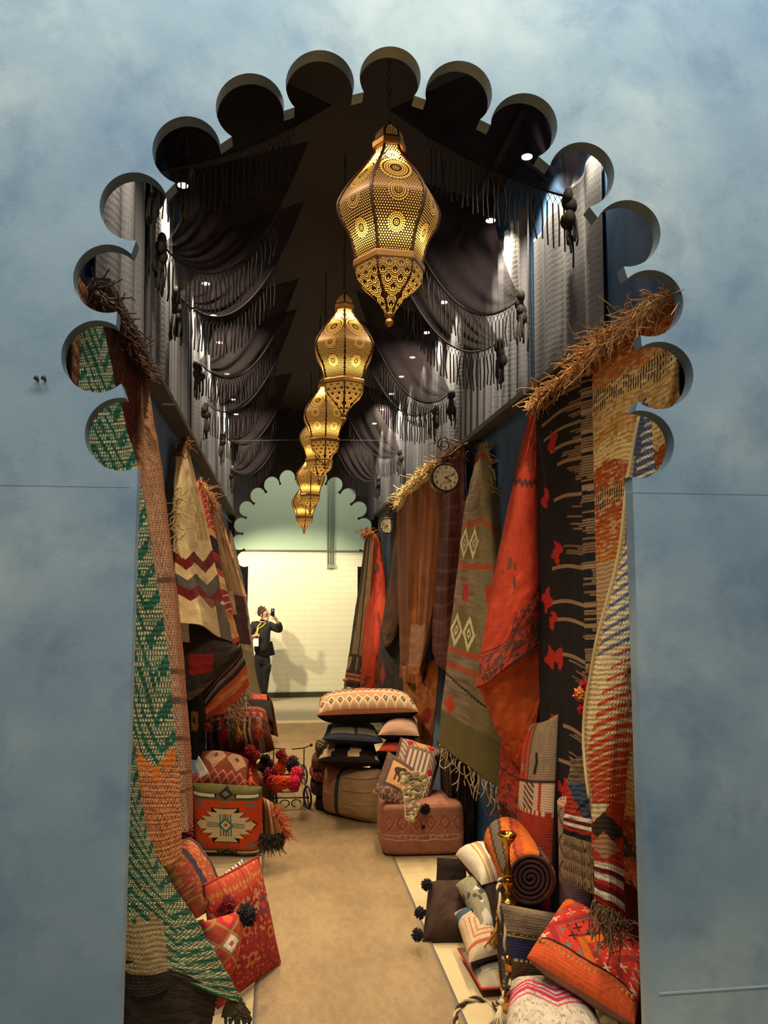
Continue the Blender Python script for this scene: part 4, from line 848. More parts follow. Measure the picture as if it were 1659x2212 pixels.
def roll(label, p0, p1, r, pat, mat=M_FINE, nv=90, nu=70, name='rolled_rug', cat='rug', group='cushions and textiles for sale along the aisle', endcol=None):
    p0, p1 = np.array(p0, float), np.array(p1, float); ax = p1-p0; L = np.linalg.norm(ax); ax /= L; up = np.array([0, 0, 1.0]) if abs(ax[2]) < .9 else np.array([0, -1.0, 0])
    e1 = np.cross(ax, up); e1 /= np.linalg.norm(e1); e2 = np.cross(e1, ax)
    U, V = np.meshgrid(np.linspace(0, 1, nu), np.linspace(0, 1, nv)); th = U*2*PI; rr = r*(1+.05*(vn(U, V, 5, 5, 4)-.5))*np.minimum(1, (np.minimum(V, 1-V)*30+.8))
    P = p0+ax*(V*L)[..., None]+e1*(np.cos(th)*rr)[..., None]+e2*(np.sin(th)*rr)[..., None]
    o = mk(name, P.reshape(-1, 3), gridfaces(nv, nu, 0, True), mat, None, True, pat(U, V).reshape(-1, 3), np.stack([U*2*PI*r, V*L], -1).reshape(-1, 2)); tag(o, label, cat, group)
    for p, s in ((p0, -1), (p1, 1)):
        mb = MB(); t = np.linspace(0, 5*2*PI, 110); rad = r*(.06+.90*t/t[-1]); sp = p+ax*s*(-.004)+e1*(np.cos(t)*rad)[:, None]+e2*(np.sin(t)*rad)[:, None]; mb.tube(sp, r*.075, 6)
        mb.out('rolled_end', yarn(endcol if endcol is not None else BROWN), o)
    return o
def xs(u, v, n, m, s=.32):             # field of little crosses; returns mask and cell id
    a, b = fr(u*n)-.5, fr(v*m)-.5; return ((np.abs(a-b) < .11) | (np.abs(a+b) < .11)) & (np.maximum(np.abs(a), np.abs(b)) < s), np.floor(u*n)+17*np.floor(v*m)
# ------------------------------------------------------------------ left side goods
def p_star(u, v):
    c = fill(u, C(222, 82, 42))*(.9+.2*vn(u, v, 40, 40, 3))[..., None]; y = np.abs(v-.5)
    def star(gr):
        k = np.minimum(np.floor(y/.062).astype(int), 4); f = y/.062-k; wi = np.array([.44, .28, .20, .11, -1])[k]; wo = np.array([.38, .37, .28, .18, -1])[k]; return np.abs(u-.5) < wi+f*(wo-wi)+gr
    c = paint(c, star(.022) | ((y < .262) & (np.abs(u-.5) < .20)), C(44, 34, 28)); c = paint(c, star(0) & (y < .248), C(232, 212, 168))
    d = np.abs(u-.5)+y; c = paint(c, (d < .12), C(64, 124, 134)); c = paint(c, ((np.abs(u-.5) < .085) & (tri((u-.5)*26) < .55) & (y < .17)) | ((y < .045) & (tri((v-.5)*40) < .5) & (np.abs(u-.5) < .28)), C(84, 128, 132)); c = paint(c, d < .075, C(232, 212, 168)); c = paint(c, d < .03, C(160, 84, 50))
    for uu, vv, cc in ((.13,.80,TEAL),(.86,.80,TEAL),(.13,.21,TEAL),(.86,.21,TEAL),(.48,.80,C(150,104,60)),(.48,.20,C(150,104,60))): c = paint(c, (np.abs(u-uu)/.09+np.abs(v-vv)/.035 < 1)*.85, cc)
    e = np.minimum(v, 1-v); c = paint(c, e < .145, C(112, 106, 62)); c = paint(c, (e > .055) & (e < .115) & (np.abs(np.abs(u-.5)-.30) < .22-e*.6), C(44, 36, 30)); c = paint(c, (e > .065) & (e < .105) & (np.abs(np.abs(u-.5)-.31) < .155), C(236, 222, 190))
    c = paint(c, (np.abs(u-.5)/.11+np.abs(e-.06)/.07 < 1), C(50, 42, 36)); return paint(c, (np.abs(u-.5)/.06+np.abs(e-.06)/.035 < 1), C(110, 120, 112))
fl = lambda px, py: z_(px, py, .015)
o = cushion('square red cushion with a stepped cream star, standing on the floor at the left', [fl(424,1840), fl(568,1843), y_(567,1700,6.02), y_(415,1692,6.02)], .17, p_star, solid(OLIVE), M_FINE, .02, 5, 150, ex=.5)
def p_browndia(u, v):
    c = fill(u, C(128, 64, 44)); a = np.minimum(np.abs(u-.30)*3.4+np.abs(v-.62)*1.9, np.abs(u-.75)*3.4+np.abs(v-.58)*1.9); c = paint(c, a < .75, C(170, 120, 92)); c = paint(c, (np.abs(fr(a*7)-.5) < .12) & (a < .75), C(216, 186, 150)); c = paint(c, a < .2, C(128, 64, 44))
    c = paint(c, v < .22, C(150, 60, 48)); return paint(c, (v < .22) & ((tri(u*6+v*5) < .12) | (tri(u*6-v*5) < .12)), C(206, 150, 120))
o = cushion('brown cushion with pale concentric diamonds and a blank white price tag', [y_(416,1694,6.10), y_(534,1704,6.15), y_(538,1642,6.5), y_(436,1624,6.5)], .2, p_browndia, seed=4)
sheet('price_tag', smoothgrid(np.array([[y_(429,1632,6.02), y_(418,1655,6.0)], [y_(452,1670,6.0), y_(432,1681,5.98)]]), 6, 6)[:, ::-1], solid(C(240, 236, 226), .02), M_FINE, o, .003)['label'] = 'blank white paper tag'
tasselpart(o, y_(540, 1660, 6.1), .14, C(222, 104, 44), (.1, -.3, -1), 3, 40)
cushion('dark red cushion wedged under the saddlebag and behind the brown diamond cushion', [y_(418,1700,6.6), y_(560,1700,6.6), y_(556,1622,7.0), y_(430,1622,7.0)], .2, solid(C(130, 44, 36)), seed=5)
o = cushion('dark cushion filling the gap between the star cushion and the wall', [fl(404,1800), fl(560,1800), y_(560,1706,6.3), y_(410,1702,6.3)], .25, solid(C(80, 50, 40)), seed=6)
def p_saddle(u, v):
    c = bands(u, u+.02*np.sin(v*9), [(.07,C(60,44,40)),(.12,C(160,90,70)),(.20,C(44,50,52)),(.26,C(150,84,70)),(.34,C(96,52,40)),(.38,C(110,100,84)),(.46,C(100,88,74)),(.58,C(120,56,42)),(.62,C(190,170,140)),(.66,C(90,50,40)),(.69,C(180,160,130)),(.78,C(118,58,44)),(.80,C(170,150,124)),(.86,C(140,124,100)),(1.1,C(104,52,40))])
    c = paint(c, v > .55, C(150, 66, 50)); c = paint(c, (v > .58) & (v < .70) & (tri(u*9) < .45), C(206, 150, 124)); c = paint(c, (v > .60) & (v < .68) & (tri(u*27+v*9) < .3), C(150, 50, 44)); c = paint(c, (v > .78) & (v < .9) & (tri(u*14+v*8) < .4), C(200, 132, 100)); c = paint(c, (v > .9), C(170, 90, 66)); return c*(.85+.3*vn(u, v, 30, 30, 4))[..., None]
o = cushion('patterned saddlebag bolster with red, mustard and orange tassels on its front', [y_(446,1626,6.85), y_(594,1618,6.85), y_(574,1534,7.1), y_(442,1550,7.1)], .34, p_saddle, mat=M_FLAT, pinch=.02, p=4, res=110, ex=.5, seed=7)
for px, py, cc, sd in ((480,1556,C(200,44,36),1), (512,1556,C(206,148,50),2), (556,1550,C(224,92,44),3)): tasselpart(o, y_(px, py, 6.72), .13, cc, (.12, -.1, -1), sd, 44, .22)
pompart(o, y_(447, 1572, 6.7), .04, C(200, 90, 50), 5)
def pl(c, seed=3): return lambda i, u, v: fill(u, c)*(.75+.5*vn(u, v, 8, 8, seed+i))[..., None]
o = softbox('dark red throw under the saddlebag bolster, edged with a red crochet tuft', (-.42, 7.05, .28), (.56, .4, .2), .1, pl(C(140, 46, 36)), M_FLAT, 6, 30, 0, 'folded_throw', 'throw')
pompart(o, y_(540, 1622, 6.75), .05, C(176, 52, 48), 6); pompart(o, y_(552, 1632, 6.75), .045, C(176, 52, 48), 7)
o = softbox('black and brown tasselled throw piled beside the wire cart', (-.24, 7.62, .14), (.44, .42, .28), .15, pl(C(124, 92, 66)), M_FLAT, 5, 30, 0, 'folded_throw', 'throw')
for k, (px, py, cc) in enumerate([(572,1640,BLACK),(566,1655,C(70,60,50)),(580,1650,C(60,50,40)),(576,1665,C(110,40,36)),(607,1630,C(150,40,48)),(612,1640,C(176,90,60))]): pompart(o, y_(px, py, 7.3), .05, cc, 10+k)
def p_fold(u, v): return bands(u, u+.05*(1-v), [(.12,C(150,70,48)),(.26,C(170,120,84)),(.38,C(120,72,52)),(.5,C(190,150,110)),(.58,C(216,190,150)),(.72,C(140,90,64)),(1.1,C(176,124,84))])*(.8+.35*vn(u, v, 30, 6, 3))[..., None]
o = cushion('folded striped brown blanket with black and orange fringe, right of the star cushion', [fl(568,1826), fl(612,1822), y_(590,1734,6.2), y_(566,1722,6.2)], .2, p_fold, mat=M_FLAT, name='folded_blanket', cat='blanket', pinch=0, seed=8)
fringe(o, np.array([y_(562,1802,5.72), y_(590,1804,5.72), y_(612,1800,5.8)]), (0, -.25, -1), .075, 200, yarn(C(48, 40, 30)), .0035, .35, curl=.3, name='black_fringe')
fringe(o, np.array([y_(592,1742,5.95), y_(606,1772,5.85), y_(616,1800,5.8)]), (.5, -.3, -.7), .05, 180, yarn(C(206, 104, 56)), .0035, .5, curl=.5, name='orange_fringe')
# wire cart with yarn tufts
M_WIRE = plain('black_wire', C(44, 36, 28), .5, .3)
ct = empty('wire_cart', z_(622, 1722, 0), 'small black wire cart with spoked wheels, filled with bright yarn tufts', 'cart')
wf, wr = z_(664, 1748, 0), z_(656, 1696, 0); lf, lr = wf+np.array([-.30, .02, 0]), wr+np.array([-.30, .02, 0])
for c in (wf, wr, lf, lr):
    r = .094; mb = MB(); a = np.linspace(0, 2*PI, 33); cc = c+np.array([0, 0, r+.006])
    mb.tube(cc+np.stack([-.30*r*np.cos(a), .95*r*np.cos(a), r*np.sin(a)], -1), .009, 6, False); mb.ball(cc, (.016, .014, .014), 6, 8)
    w = mb.out('wheel', M_WIRE, ct); mb = MB()
    for k in range(10): t = k*PI/5; mb.tube([cc, cc+np.array([-.30*r*math.cos(t), .95*r*math.cos(t), r*math.sin(t)])], .0022, 4)
    mb.out('spokes', M_WIRE, w)
mb = MB(); ax = np.array([0, 0, .1])
mb.tube([wf+ax, lf+ax], .006, 6); mb.tube([wr+ax, lr+ax], .006, 6); mb.tube([wf+ax, wr+ax], .006, 6); mb.tube([lf+ax, lr+ax], .006, 6)
mb.tube([wr+ax, wr+np.array([0, 0, .36])], .006, 6); mb.tube([lr+ax, lr+np.array([0, 0, .36])], .006, 6); mb.out('frame', M_WIRE, ct)
bc = (wf+lf+wr+lr)/4+np.array([-.02, -.08, 0]); mb = MB()
for zz, sx, sy in ((.10,.10,.16),(.18,.12,.2),(.27,.135,.23)):
    mb.tube([bc+(sx*math.copysign(abs(math.cos(t))**.4, math.cos(t)), sy*math.copysign(abs(math.sin(t))**.4, math.sin(t)), zz) for t in np.linspace(0, 2*PI, 41)], .005, 6, False)
for t in np.linspace(0, 2*PI, 22)[:-1]:
    f = lambda sx, sy, zz: bc+np.array([sx*math.copysign(abs(math.cos(t))**.4, math.cos(t)), sy*math.copysign(abs(math.sin(t))**.4, math.sin(t)), zz]); mb.tube([f(.10,.16,.10), f(.12,.2,.18), f(.135,.23,.27)], .003, 5)
for k in range(-2, 3): mb.tube([bc+(-.10, k*.06, .10), bc+(.10, k*.06, .10)], .003, 5)
mb.out('basket', M_WIRE, ct)
for e, s in ((wr, 1), (lr, -1)):
    mb = MB(); h0 = e+np.array([0, 0, .36]); h1 = h0+np.array([.07*s, -.02, .03]); mb.tube([h0-np.array([.12*s, 0, .01]), h0, h1], .006, 6); mb.ball(h1, .017, 7, 9); mb.out('handle', M_WIRE, ct)
mb = MB(); t = np.linspace(0, 1, 20)[:, None]
for s in (-1, 1):
    p = (wf+lf)/2+np.array([s*.05, -.03, .03]); a = np.linspace(0, 1.5*PI, 20); mb.tube(p+np.stack([s*.04*np.cos(a), 0*a, .03*np.sin(a)+.03], -1), .005, 6)
mb.tube([wf+ax*.9+(-.03, -.02, 0), wf+(-.035, -.05, .05)], .005, 5); mb.ball(wf+np.array([-.03, -.055, .045]), (.015, .01, .007)); mb.out('scrollwork', M_WIRE, ct)
for k, (px, py, Y, r, cc, lab) in enumerate([(641,1673,7.12,.062,C(240,60,100),'bright pink upper yarn tuft at the right of the cart'), (634,1692,7.02,.06,C(236,50,90),'bright pink lower yarn tuft at the right of the cart'),
    (603,1662,7.3,.06,C(236,92,36),'orange pointed yarn tuft at the back of the cart'), (602,1694,7.0,.065,C(232,84,32),'large orange yarn tuft at the front of the cart'), (617,1690,7.02,.05,C(236,96,40),'smaller orange yarn tuft beside the pink ones'),
    (632,1652,7.45,.07,C(60,50,60),'dark multi-coloured pompom on top of the cart load'), (634,1642,7.5,.045,C(224,60,64),'red tuft above the dark pompom'), (586,1676,7.2,.075,C(130,30,40),'maroon yarn tuft at the left of the cart'), (588,1690,7.05,.055,C(190,36,52),'crimson yarn tuft low at the left of the cart')]):
    mb = MB(); pomgeo(mb, y_(px, py, Y), r, 150, 40+k, r*.1, 1.15); o = mb.out('yarn_pompom', yarn(cc)); tag(o, lab, 'pompom', 'yarn tufts in the wire cart')
# left foreground pile
def p_redemb(u, v):
    c = fill(u, C(164, 52, 44))*(.8+.4*vn(u, v, 12, 30, 3))[..., None]; c = paint(c, v > .84, C(206, 84, 52)); c = paint(c, (np.abs(v-.90) < .03) & (tri(u*16)*.5+np.abs(v-.90)*14 < .40), C(214, 134, 66)); c = paint(c, (v > .78) & (v < .84), C(190, 60, 42))
    c = paint(c, (v > .6) & (v < .78) & (vn(u, v, 40, 60, 7) > .62), C(226, 140, 96)); c = paint(c, (vn(u, v, 34, 50, 8) > .76)*.7, C(216, 150, 110)); c = paint(c, (tri(u*2.5) > .93)*.5, C(120, 40, 40))
    for a, b, r in ((.80,.63,.085),(.42,.52,.05),(.85,.37,.055),(.45,.27,.055),(.2,.4,.05)):
        d = np.hypot(u-a, (v-b)*1.3); c = paint(c, np.abs(d-r) < .014, C(96, 84, 92) if r > .08 else C(200, 120, 56)); c = paint(c, d < r*.7, C(176, 50, 50)); c = paint(c, d < r*.42, C(216, 80, 60) if r > .08 else C(120, 40, 44))
    return c
o = cushion('tall red embroidered cushion with round medallions, standing at the left edge of the runner', [z_(470,2178,.02), z_(605,2080,.02), y_(557,1850,4.22), y_(440,1912,3.78)], .12, p_redemb, seed=11, pinch=.02, res=140, piping=C(150, 40, 36))
st = lambda cols, n: (lambda u, v: np.array(cols)[(np.floor(v*n) % len(cols)).astype(int)]*(.85+.25*vn(u, v, 12, 12, 2))[..., None])
cushion('cream and black striped cushion peeping out behind the tall red cushion', [z_(478,2050,.02), z_(560,2010,.02), y_(526,1852,4.55), y_(466,1898,4.3)], .09, lambda u, v: st([IVORY, C(70,60,52), IVORY, C(160,140,110)], 18)(v, u), seed=12)
def p_paisley(u, v):
    c = fill(u, C(172, 82, 48))*(.7+.5*vn(u, v, 20, 40, 3))[..., None]; c = paint(c, (vn(u, v, 16, 34, 5) > .6)*.8, C(196, 62, 60)); c = paint(c, (vn(u, v, 22, 46, 9) > .66)*.8, C(190, 140, 76)); c = paint(c, (np.abs(vn(u, v, 11, 24, 12)-.5) < .03)*.8, C(120, 96, 50))
    c = paint(c, (np.abs(u-.24) < .06) | (np.abs(u-.74) < .06), C(72, 58, 62)); return paint(c, (np.abs(u-.95) < .03) & (tri(v*30) < .4), C(226, 200, 160))
o = cushion('paisley cushion with two dark bands and burgundy pompoms, leaning on the tall red cushion', [y_(426,1984,3.78), y_(480,1952,3.95), y_(396,1806,4.08), y_(344,1846,3.85)], .2, p_paisley, seed=13, pinch=.01, p=3.5, res=120)
pompart(o, y_(394, 1796, 4.05), .055, C(120, 28, 36), 21); pompart(o, y_(487, 1956, 3.86), .05, C(130, 26, 34), 22)
def p_patch(u, v):
    c = fill(u, C(176, 72, 52))*(.8+.3*vn(u, v, 14, 20, 3))[..., None]; x, y = u*1.6-.3, v*2.6; d = np.abs(fr(x)-.5)+np.abs(fr(y)-.5); k = (np.floor(y) % 2); c = paint(c, np.abs(d-.5) < .06, C(170, 130, 70)); c = paint(c, (d < .40) & (k > 0), C(236, 220, 190)); c = paint(c, (d < .14) & (k > 0), C(190, 90, 70)); c = paint(c, (d < .40) & (k < 1), C(196, 50, 54)); c = paint(c, (d < .2) & (k < 1), C(226, 100, 60)); return paint(c, (u > .8) & (u < .88), C(220, 90, 50))
o = cushion('small cushion of diamond patches with a black pompom, in front of the tall red cushion', [y_(448,2120,3.62), y_(503,2104,3.72), y_(530,1962,3.86), y_(438,1990,3.62)], .11, p_patch, seed=14)
pompart(o, y_(534, 1976, 3.80), .05, C(40, 26, 26), 23)
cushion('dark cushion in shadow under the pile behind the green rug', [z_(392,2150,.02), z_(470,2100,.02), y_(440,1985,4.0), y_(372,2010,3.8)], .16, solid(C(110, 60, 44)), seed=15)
# left rear
cushion('black cushion at the far end of the left pile', [y_(528,1562,9.7), y_(590,1558,9.7), y_(586,1514,10.0), y_(534,1512,10.0)], .2, solid(C(52, 42, 38)), seed=16)
cushion('coral cushion tucked behind the black cushion at the far left', [y_(540,1545,10.2), y_(586,1545,10.2), y_(576,1500,10.4), y_(542,1500,10.4)], .15, solid(C(200, 92, 72)), seed=17)
o, V = hang('draped_rug', 'brown rug edge falling to the floor from the far left pile', [[(566,1500,10.5),(578,1504,10.4),(586,1512,10.3)], [(572,1530,10.5),(584,1534,10.4),(592,1540,10.3)], [(578,1585,10.5),(590,1588,10.4),(600,1592,10.3)]], lambda u, v: paint(fill(u, C(44, 36, 32)), u > .6, C(150, 90, 60)), M_FLAT, 60, 40, 0, group='cushions and textiles for sale along the aisle')
softbox('brown folded rugs supporting the far left pile', (-.44, 10.0, .2), (.56, .8, .4), 0, pl(C(96, 62, 48)), M_FLAT, 6, 24, 0, 'folded_rug', 'rug')
# ------------------------------------------------------------------ right middle pile
def p_pouf(i, u, v):
    c = fill(u, C(176, 118, 94))*(.85+.25*vn(u, v, 14, 14, 3+i))[..., None]
    if i < 4:
        d = np.abs(fr(u*6)-.5)*.333+np.abs(v-.66)*.95; c = paint(c, np.abs(d-.13) < .022, C(168, 74, 56)); c = paint(c, np.abs(d-.07) < .012, C(206, 150, 124)); c = paint(c, np.abs(d-.165) < .006, C(216, 176, 150)); c = paint(c, (np.abs(v-.42-.012*np.sin(u*25)) < .008) | (np.abs(v-.33-.012*np.sin(u*22)) < .008), C(220, 186, 160)); c = paint(c, ((v > .34) & (v < .41) & (tri(u*14) < .2))*.6, C(216, 176, 150))
    return c
pf = softbox('square dusty pink pouf with red diamond embroidery on the floor', (1.085, 6.14, .185), (.60, .52, .355), -.06, p_pouf, M_FINE, 11, 60)
pompart(pf, y_(914, 1786, 5.82), .018, C(60, 40, 36), 30, 'button')
def p_sack(u, v):
    c = fill(u, C(204, 174, 130))*(.85+.25*vn(u, v, 8, 40, 3))[..., None]; c = paint(c, u < .34, C(196, 150, 112)); c = paint(c, np.abs(u-.40) < .035, C(72, 82, 84)); c = paint(c, np.abs(u-.475) < .012, C(190, 164, 126)); c = paint(c, (u > .5) & (np.abs(fr(v*4+.1)-.5) < .025), C(136, 108, 78)); return c
cushion('beige grain-sack cushion with one dark teal stripe, standing on the floor', [z_(702,1750,.01), z_(816,1778,.01), y_(822,1662,6.72), y_(706,1650,7.12)], .26, p_sack, seed=18, pinch=.01, p=4, res=110, mat=M_FLAT)
blk = solid(C(38, 31, 28))
def p_ikat(u, v):
    x = u*2.2-.35; k = np.floor(v*7); z = fr(x+.10*np.abs(k-3)+.02*hsh(k, 3)); c = fill(u, C(38, 31, 28)); return paint(c, (z < .42) & (v > .05), C(222, 190, 142))
ik = cushion('black cushion with stepped cream zigzags, second up in the right stack', [y_(684,1645,6.75), y_(822,1650,6.7), y_(806,1598,7.5), y_(704,1596,7.5)], .18, p_ikat, blk, seed=19, pinch=.03)
def p_blue(u, v): c = fill(u, C(66, 72, 86)); c = paint(c, (v > .10) & (v < .62) & (u > .12) & (u < .92), C(170, 158, 136)*(.85+.25*vn(u, v, 30, 30, 3))[..., None]); return paint(c, (np.abs(u-.55) < .03) & (v > .10), C(74, 78, 84))
cushion('slate blue cushion with a pale patch, lying on the black zigzag cushion', [y_(696,1596,6.8), y_(829,1604,6.8), y_(806,1566,7.5), y_(708,1566,7.5)], .15, p_blue, solid(C(50, 54, 66)), seed=20, pinch=.03)
def p_long(u, v):
    c = fill(u, C(226, 172, 120)); d = np.abs(fr(u*11)-.5)+np.abs(v-.19)*2.6; c = paint(c, np.abs(d-.42) < .10, C(240, 220, 186)); c = paint(c, (d < .25), C(70, 62, 50)); c = paint(c, (d < .1), C(236, 214, 180)); c = paint(c, v < .02, C(214, 140, 96)); c = paint(c, (v > .46) & (v < .56), C(236, 214, 178)); d2 = np.abs(fr(u*16)-.5)+np.abs(v-.75)*2.6; c = paint(c, (v > .56) & (np.abs(d2-.4) < .12), C(92, 74, 54)); return paint(c, (v > .56) & (d2 < .18), C(240, 222, 190))
cushion('long kilim floor cushion topping the right stack, orange and cream above, black below', [y_(684,1546,6.9), y_(905,1538,6.9), y_(884,1506,7.5), y_(690,1510,7.5)], .245, p_long, blk, seed=21, pinch=.015, p=4, res=130)
cushion('pink and cream cushion with a black underside beside the slate blue cushion', [y_(816,1588,6.7), y_(906,1590,6.7), y_(902,1556,7.3), y_(838,1556,7.3)], .19, lambda u, v: paint(fill(u, C(222, 176, 146))*(.85+.3*vn(u, v, 6, 30, 4))[..., None], np.abs(v-.5) < .03, C(140, 110, 96)), blk, seed=22)
cushion('flat red and orange cushion between the patchwork cushion and the stack', [y_(816,1622,6.6), y_(900,1628,6.6), y_(900,1600,7.1), y_(832,1600,7.1)], .10, solid(C(186, 70, 46), .5), blk, seed=23)
softbox('black base cushion under the right stack', (1.10, 7.2, .25), (.50, .42, .46), 0, pl(C(42, 34, 30)), M_FINE, 6, 24, 0, 'floor_cushion', 'cushion')
for k, (z0, z1, cc, lab, w) in enumerate([(0,.12,C(60,46,44),'navy-brown folded cloth at the bottom of the side pile',.30),(.12,.24,C(70,48,52),'plum folded cloth second from the bottom of the side pile',.36),(.24,.34,C(150,62,52),'red striped folded cloth in the middle of the side pile',.40),(.34,.45,C(116,80,50),'brown folded cloth near the top of the side pile',.34),(.45,.56,C(50,42,36),'black and cream folded cloth on top of the side pile',.32)]):
    pt = (lambda cc, k: (lambda i, u, v: paint(fill(u, cc)*(.75+.5*vn(u, v, 8, 8, k+i))[..., None], (fr(u*5+v*2) < .3)*(.7 if k in (2, 4) else 0), C(206, 170, 130))))(cc, k)
    o = softbox(lab, (.52-.02*(k % 2), 7.35, (z0+z1)/2+.005), (w, .42, z1-z0), .1*(k % 3-1), pt, M_FLAT, 5, 26, 0, 'folded_cloth', 'cloth', 'folded cloths left of the right stack')
    fringe(o, np.array([[.52-.02*(k % 2)-w*.4, 7.16, z1-.02], [.52+w*.3, 7.15, z1-.02]]), (-.2, -.6, -.6), .05, 40, yarn(cc*.8), .004, .5, curl=.5)
def p_mirror(u, v):
    c = fill(u, C(150, 118, 100))*(.7+.5*vn(u, v, 24, 24, 3))[..., None]; e = np.minimum(np.minimum(u, 1-u), np.minimum(v, 1-v)); c = paint(c, (e > .06) & (e < .2) & (tri(u*10+v*10) < .45), C(206, 186, 160)); c = paint(c, e < .04, C(110, 74, 66))
    c = paint(c, (np.abs(u-.5) < .27) & (np.abs(v-.5) < .24), C(226, 196, 160)); c = paint(c, (np.abs(u-.5) < .27) & (np.abs(v-.5) < .24) & (fr(u*9) < .4), C(128, 98, 92))
    for a, b, cc, w in ((.25,.87,C(206,40,46),.07),(.5,.88,C(232,170,80),.12),(.75,.87,C(206,40,46),.08),(.86,.42,C(206,40,50),.06),(.93,.75,C(50,44,74),.06)): c = paint(c, (np.abs(u-a)/w)**2+(np.abs(v-b)/.06)**2 < 1, cc)
    return c
cushion('patchwork cushion with red and yellow patches leaning back above the pink pouf', [y_(834,1712,6.12), y_(924,1738,6.05), y_(956,1622,6.42), y_(866,1594,6.6)], .15, p_mirror, solid(C(190, 130, 90), .4), seed=24, pinch=.02, p=4, res=130, piping=C(120, 70, 54))
def p_horse(u, v):
    c = fill(u, C(120, 88, 76))*(.7+.5*vn(u, v, 20, 20, 3))[..., None]; e = np.maximum(np.abs(u-.5)/.36, np.abs(v-.56)/.32); c = paint(c, (e < 1), C(92, 80, 74)); c = paint(c, (e < .84), C(226, 168, 110))
    n = vn(u, v, 9, 9, 6); c = paint(c, ((u-.58)/.26)**2+((v-.64)/.12)**2 < .5+n, C(84, 60, 46)); c = paint(c, ((np.abs(u-.50) < .025) | (np.abs(u-.66) < .022) | (np.abs(u-.38) < .02)) & (v > .40) & (v < .6), C(84, 60, 46)); return paint(c, (v < .22) & (vn(u, v, 30, 30, 8) > .55), C(186, 150, 124))
hc = cushion('brown cushion with a framed dark animal picture, lying against the patchwork cushion', [y_(804,1716,5.98), y_(880,1752,5.92), y_(914,1674,6.12), y_(838,1622,6.28)], .11, p_horse, seed=25, pinch=.03, res=120)
pompart(hc, y_(918, 1748, 5.84), .04, C(40, 32, 28), 33)
# gilt lace panel made of rosettes and scrolls
lc = empty('lace_panel', y_(885, 1770, 5.78), 'pale gold openwork lace panel of rosettes hanging over the picture cushion', 'lace')
M_LACE = plain('pale_gold_lace', C(226, 208, 160), .5, .1, .15, 60); rs = np.random.RandomState(8)
def lp(a, b): return y_(*(np.array([868, 1668, 5.93])*(1-a)*(1-b)+np.array([930, 1676, 5.93])*a*(1-b)+np.array([876, 1768, 5.74])*(1-a)*b+np.array([892, 1774, 5.74])*a*b))
for k in range(46):
    a, b = rs.uniform(0, 1), rs.uniform(0, 1)**1.2; c = lp(a, b)+np.array([0, -.01-.004*rs.rand(), 0]); r = rs.uniform(.016, .032)*(1-.3*b); mb = MB(); t = np.linspace(0, 2*PI, 17)
    if k % 2 == 0:
        rr = r*(1+.14*np.cos(8*t)); P = c+np.stack([rr*np.cos(t), 0*t, rr*np.sin(t)], -1); V = np.concatenate([[c+np.array([0, -.002, 0])], P[:-1], P[:-1]+np.array([0, .004, 0])]); n = 16
        mb.add(V, [(0, 1+i, 1+(i+1) % n) for i in range(n)]+[(1+(i+1) % n, 1+i, 1+n+i, 1+n+(i+1) % n) for i in range(n)]+[tuple(1+n+i for i in range(n))]); mb.out('rosette', M_LACE, lc)
    else:
        t = np.linspace(0, 3.4*PI, 26); rr = r*(1-t/t[-1]*.75); mb.tube(c+np.stack([rr*np.cos(t+k), 0*t, rr*np.sin(t+k)], -1), .003, 5); mb.out('scroll', M_LACE, lc)
mb = MB()
for e in (0, 1): mb.tube([lp(e, b)+np.array([.004*math.sin(b*60), -.008, 0]) for b in np.linspace(0, 1, 40)], .004, 5)
for b in np.linspace(0.02, 1, 14): mb.tube([lp(a, b+.03*math.sin(a*9))+np.array([0, -.006, 0]) for a in np.linspace(0, 1, 12)], .0025, 5)
mb.out('lace_net', M_LACE, lc)
# dark carved post against the right wall
M_DARKWOOD = plain('dark_carved_wood', C(52, 38, 28), .7, 0, .5, 24, bump=.6)
t = empty('carved_post', (1.40, 6.2, 0), 'dark carved wooden post by the wall behind the pink pouf', 'post')
MB().box((1.29, 6.06, 0), (1.49, 6.34, .70)).out('post_shaft', M_DARKWOOD, t, False)
for k in range(4): MB().tube([(1.31+.055*k, 6.05, .04), (1.31+.055*k, 6.045, .35), (1.31+.055*k, 6.05, .66)], .014, 8).out('carved_rib', M_DARKWOOD, t)
MB().box((1.27, 6.04, .70), (1.50, 6.36, .74)).out('post_cap', M_DARKWOOD, t, False)
# candlestick on cloths at the far end
softbox('stack of coral and brown cloths at the far right, under the brass candlestick', (1.0, 10.75, .275), (.36, .4, .55), 0, pl(C(206, 92, 60)), M_FLAT, 7, 24, 0, 'folded_cloth', 'cloth')
t = empty('candlestick', (.90, 10.62, .55), 'small brass candlestick in front of the far ragged rug', 'candlestick')
MB().lathe([(.001,.55),(.045,.552),(.045,.565),(.02,.58),(.012,.60),(.018,.62),(.010,.64),(.010,.70),(.02,.715),(.012,.73)], (.90, 10.62, 0), 18).out('stem', M_BRASS, t)
MB().lathe([(.012,.73),(.035,.745),(.04,.765),(.03,.768),(.001,.76)], (.90, 10.62, 0), 18).out('drip_cup', M_BRASS, t)
softbox('coral folded cloth beside the brass candlestick', (1.10, 10.5, .60), (.22, .2, .12), .3, pl(C(220, 104, 70)), M_FLAT, 4, 20, 0, 'folded_cloth', 'cloth')
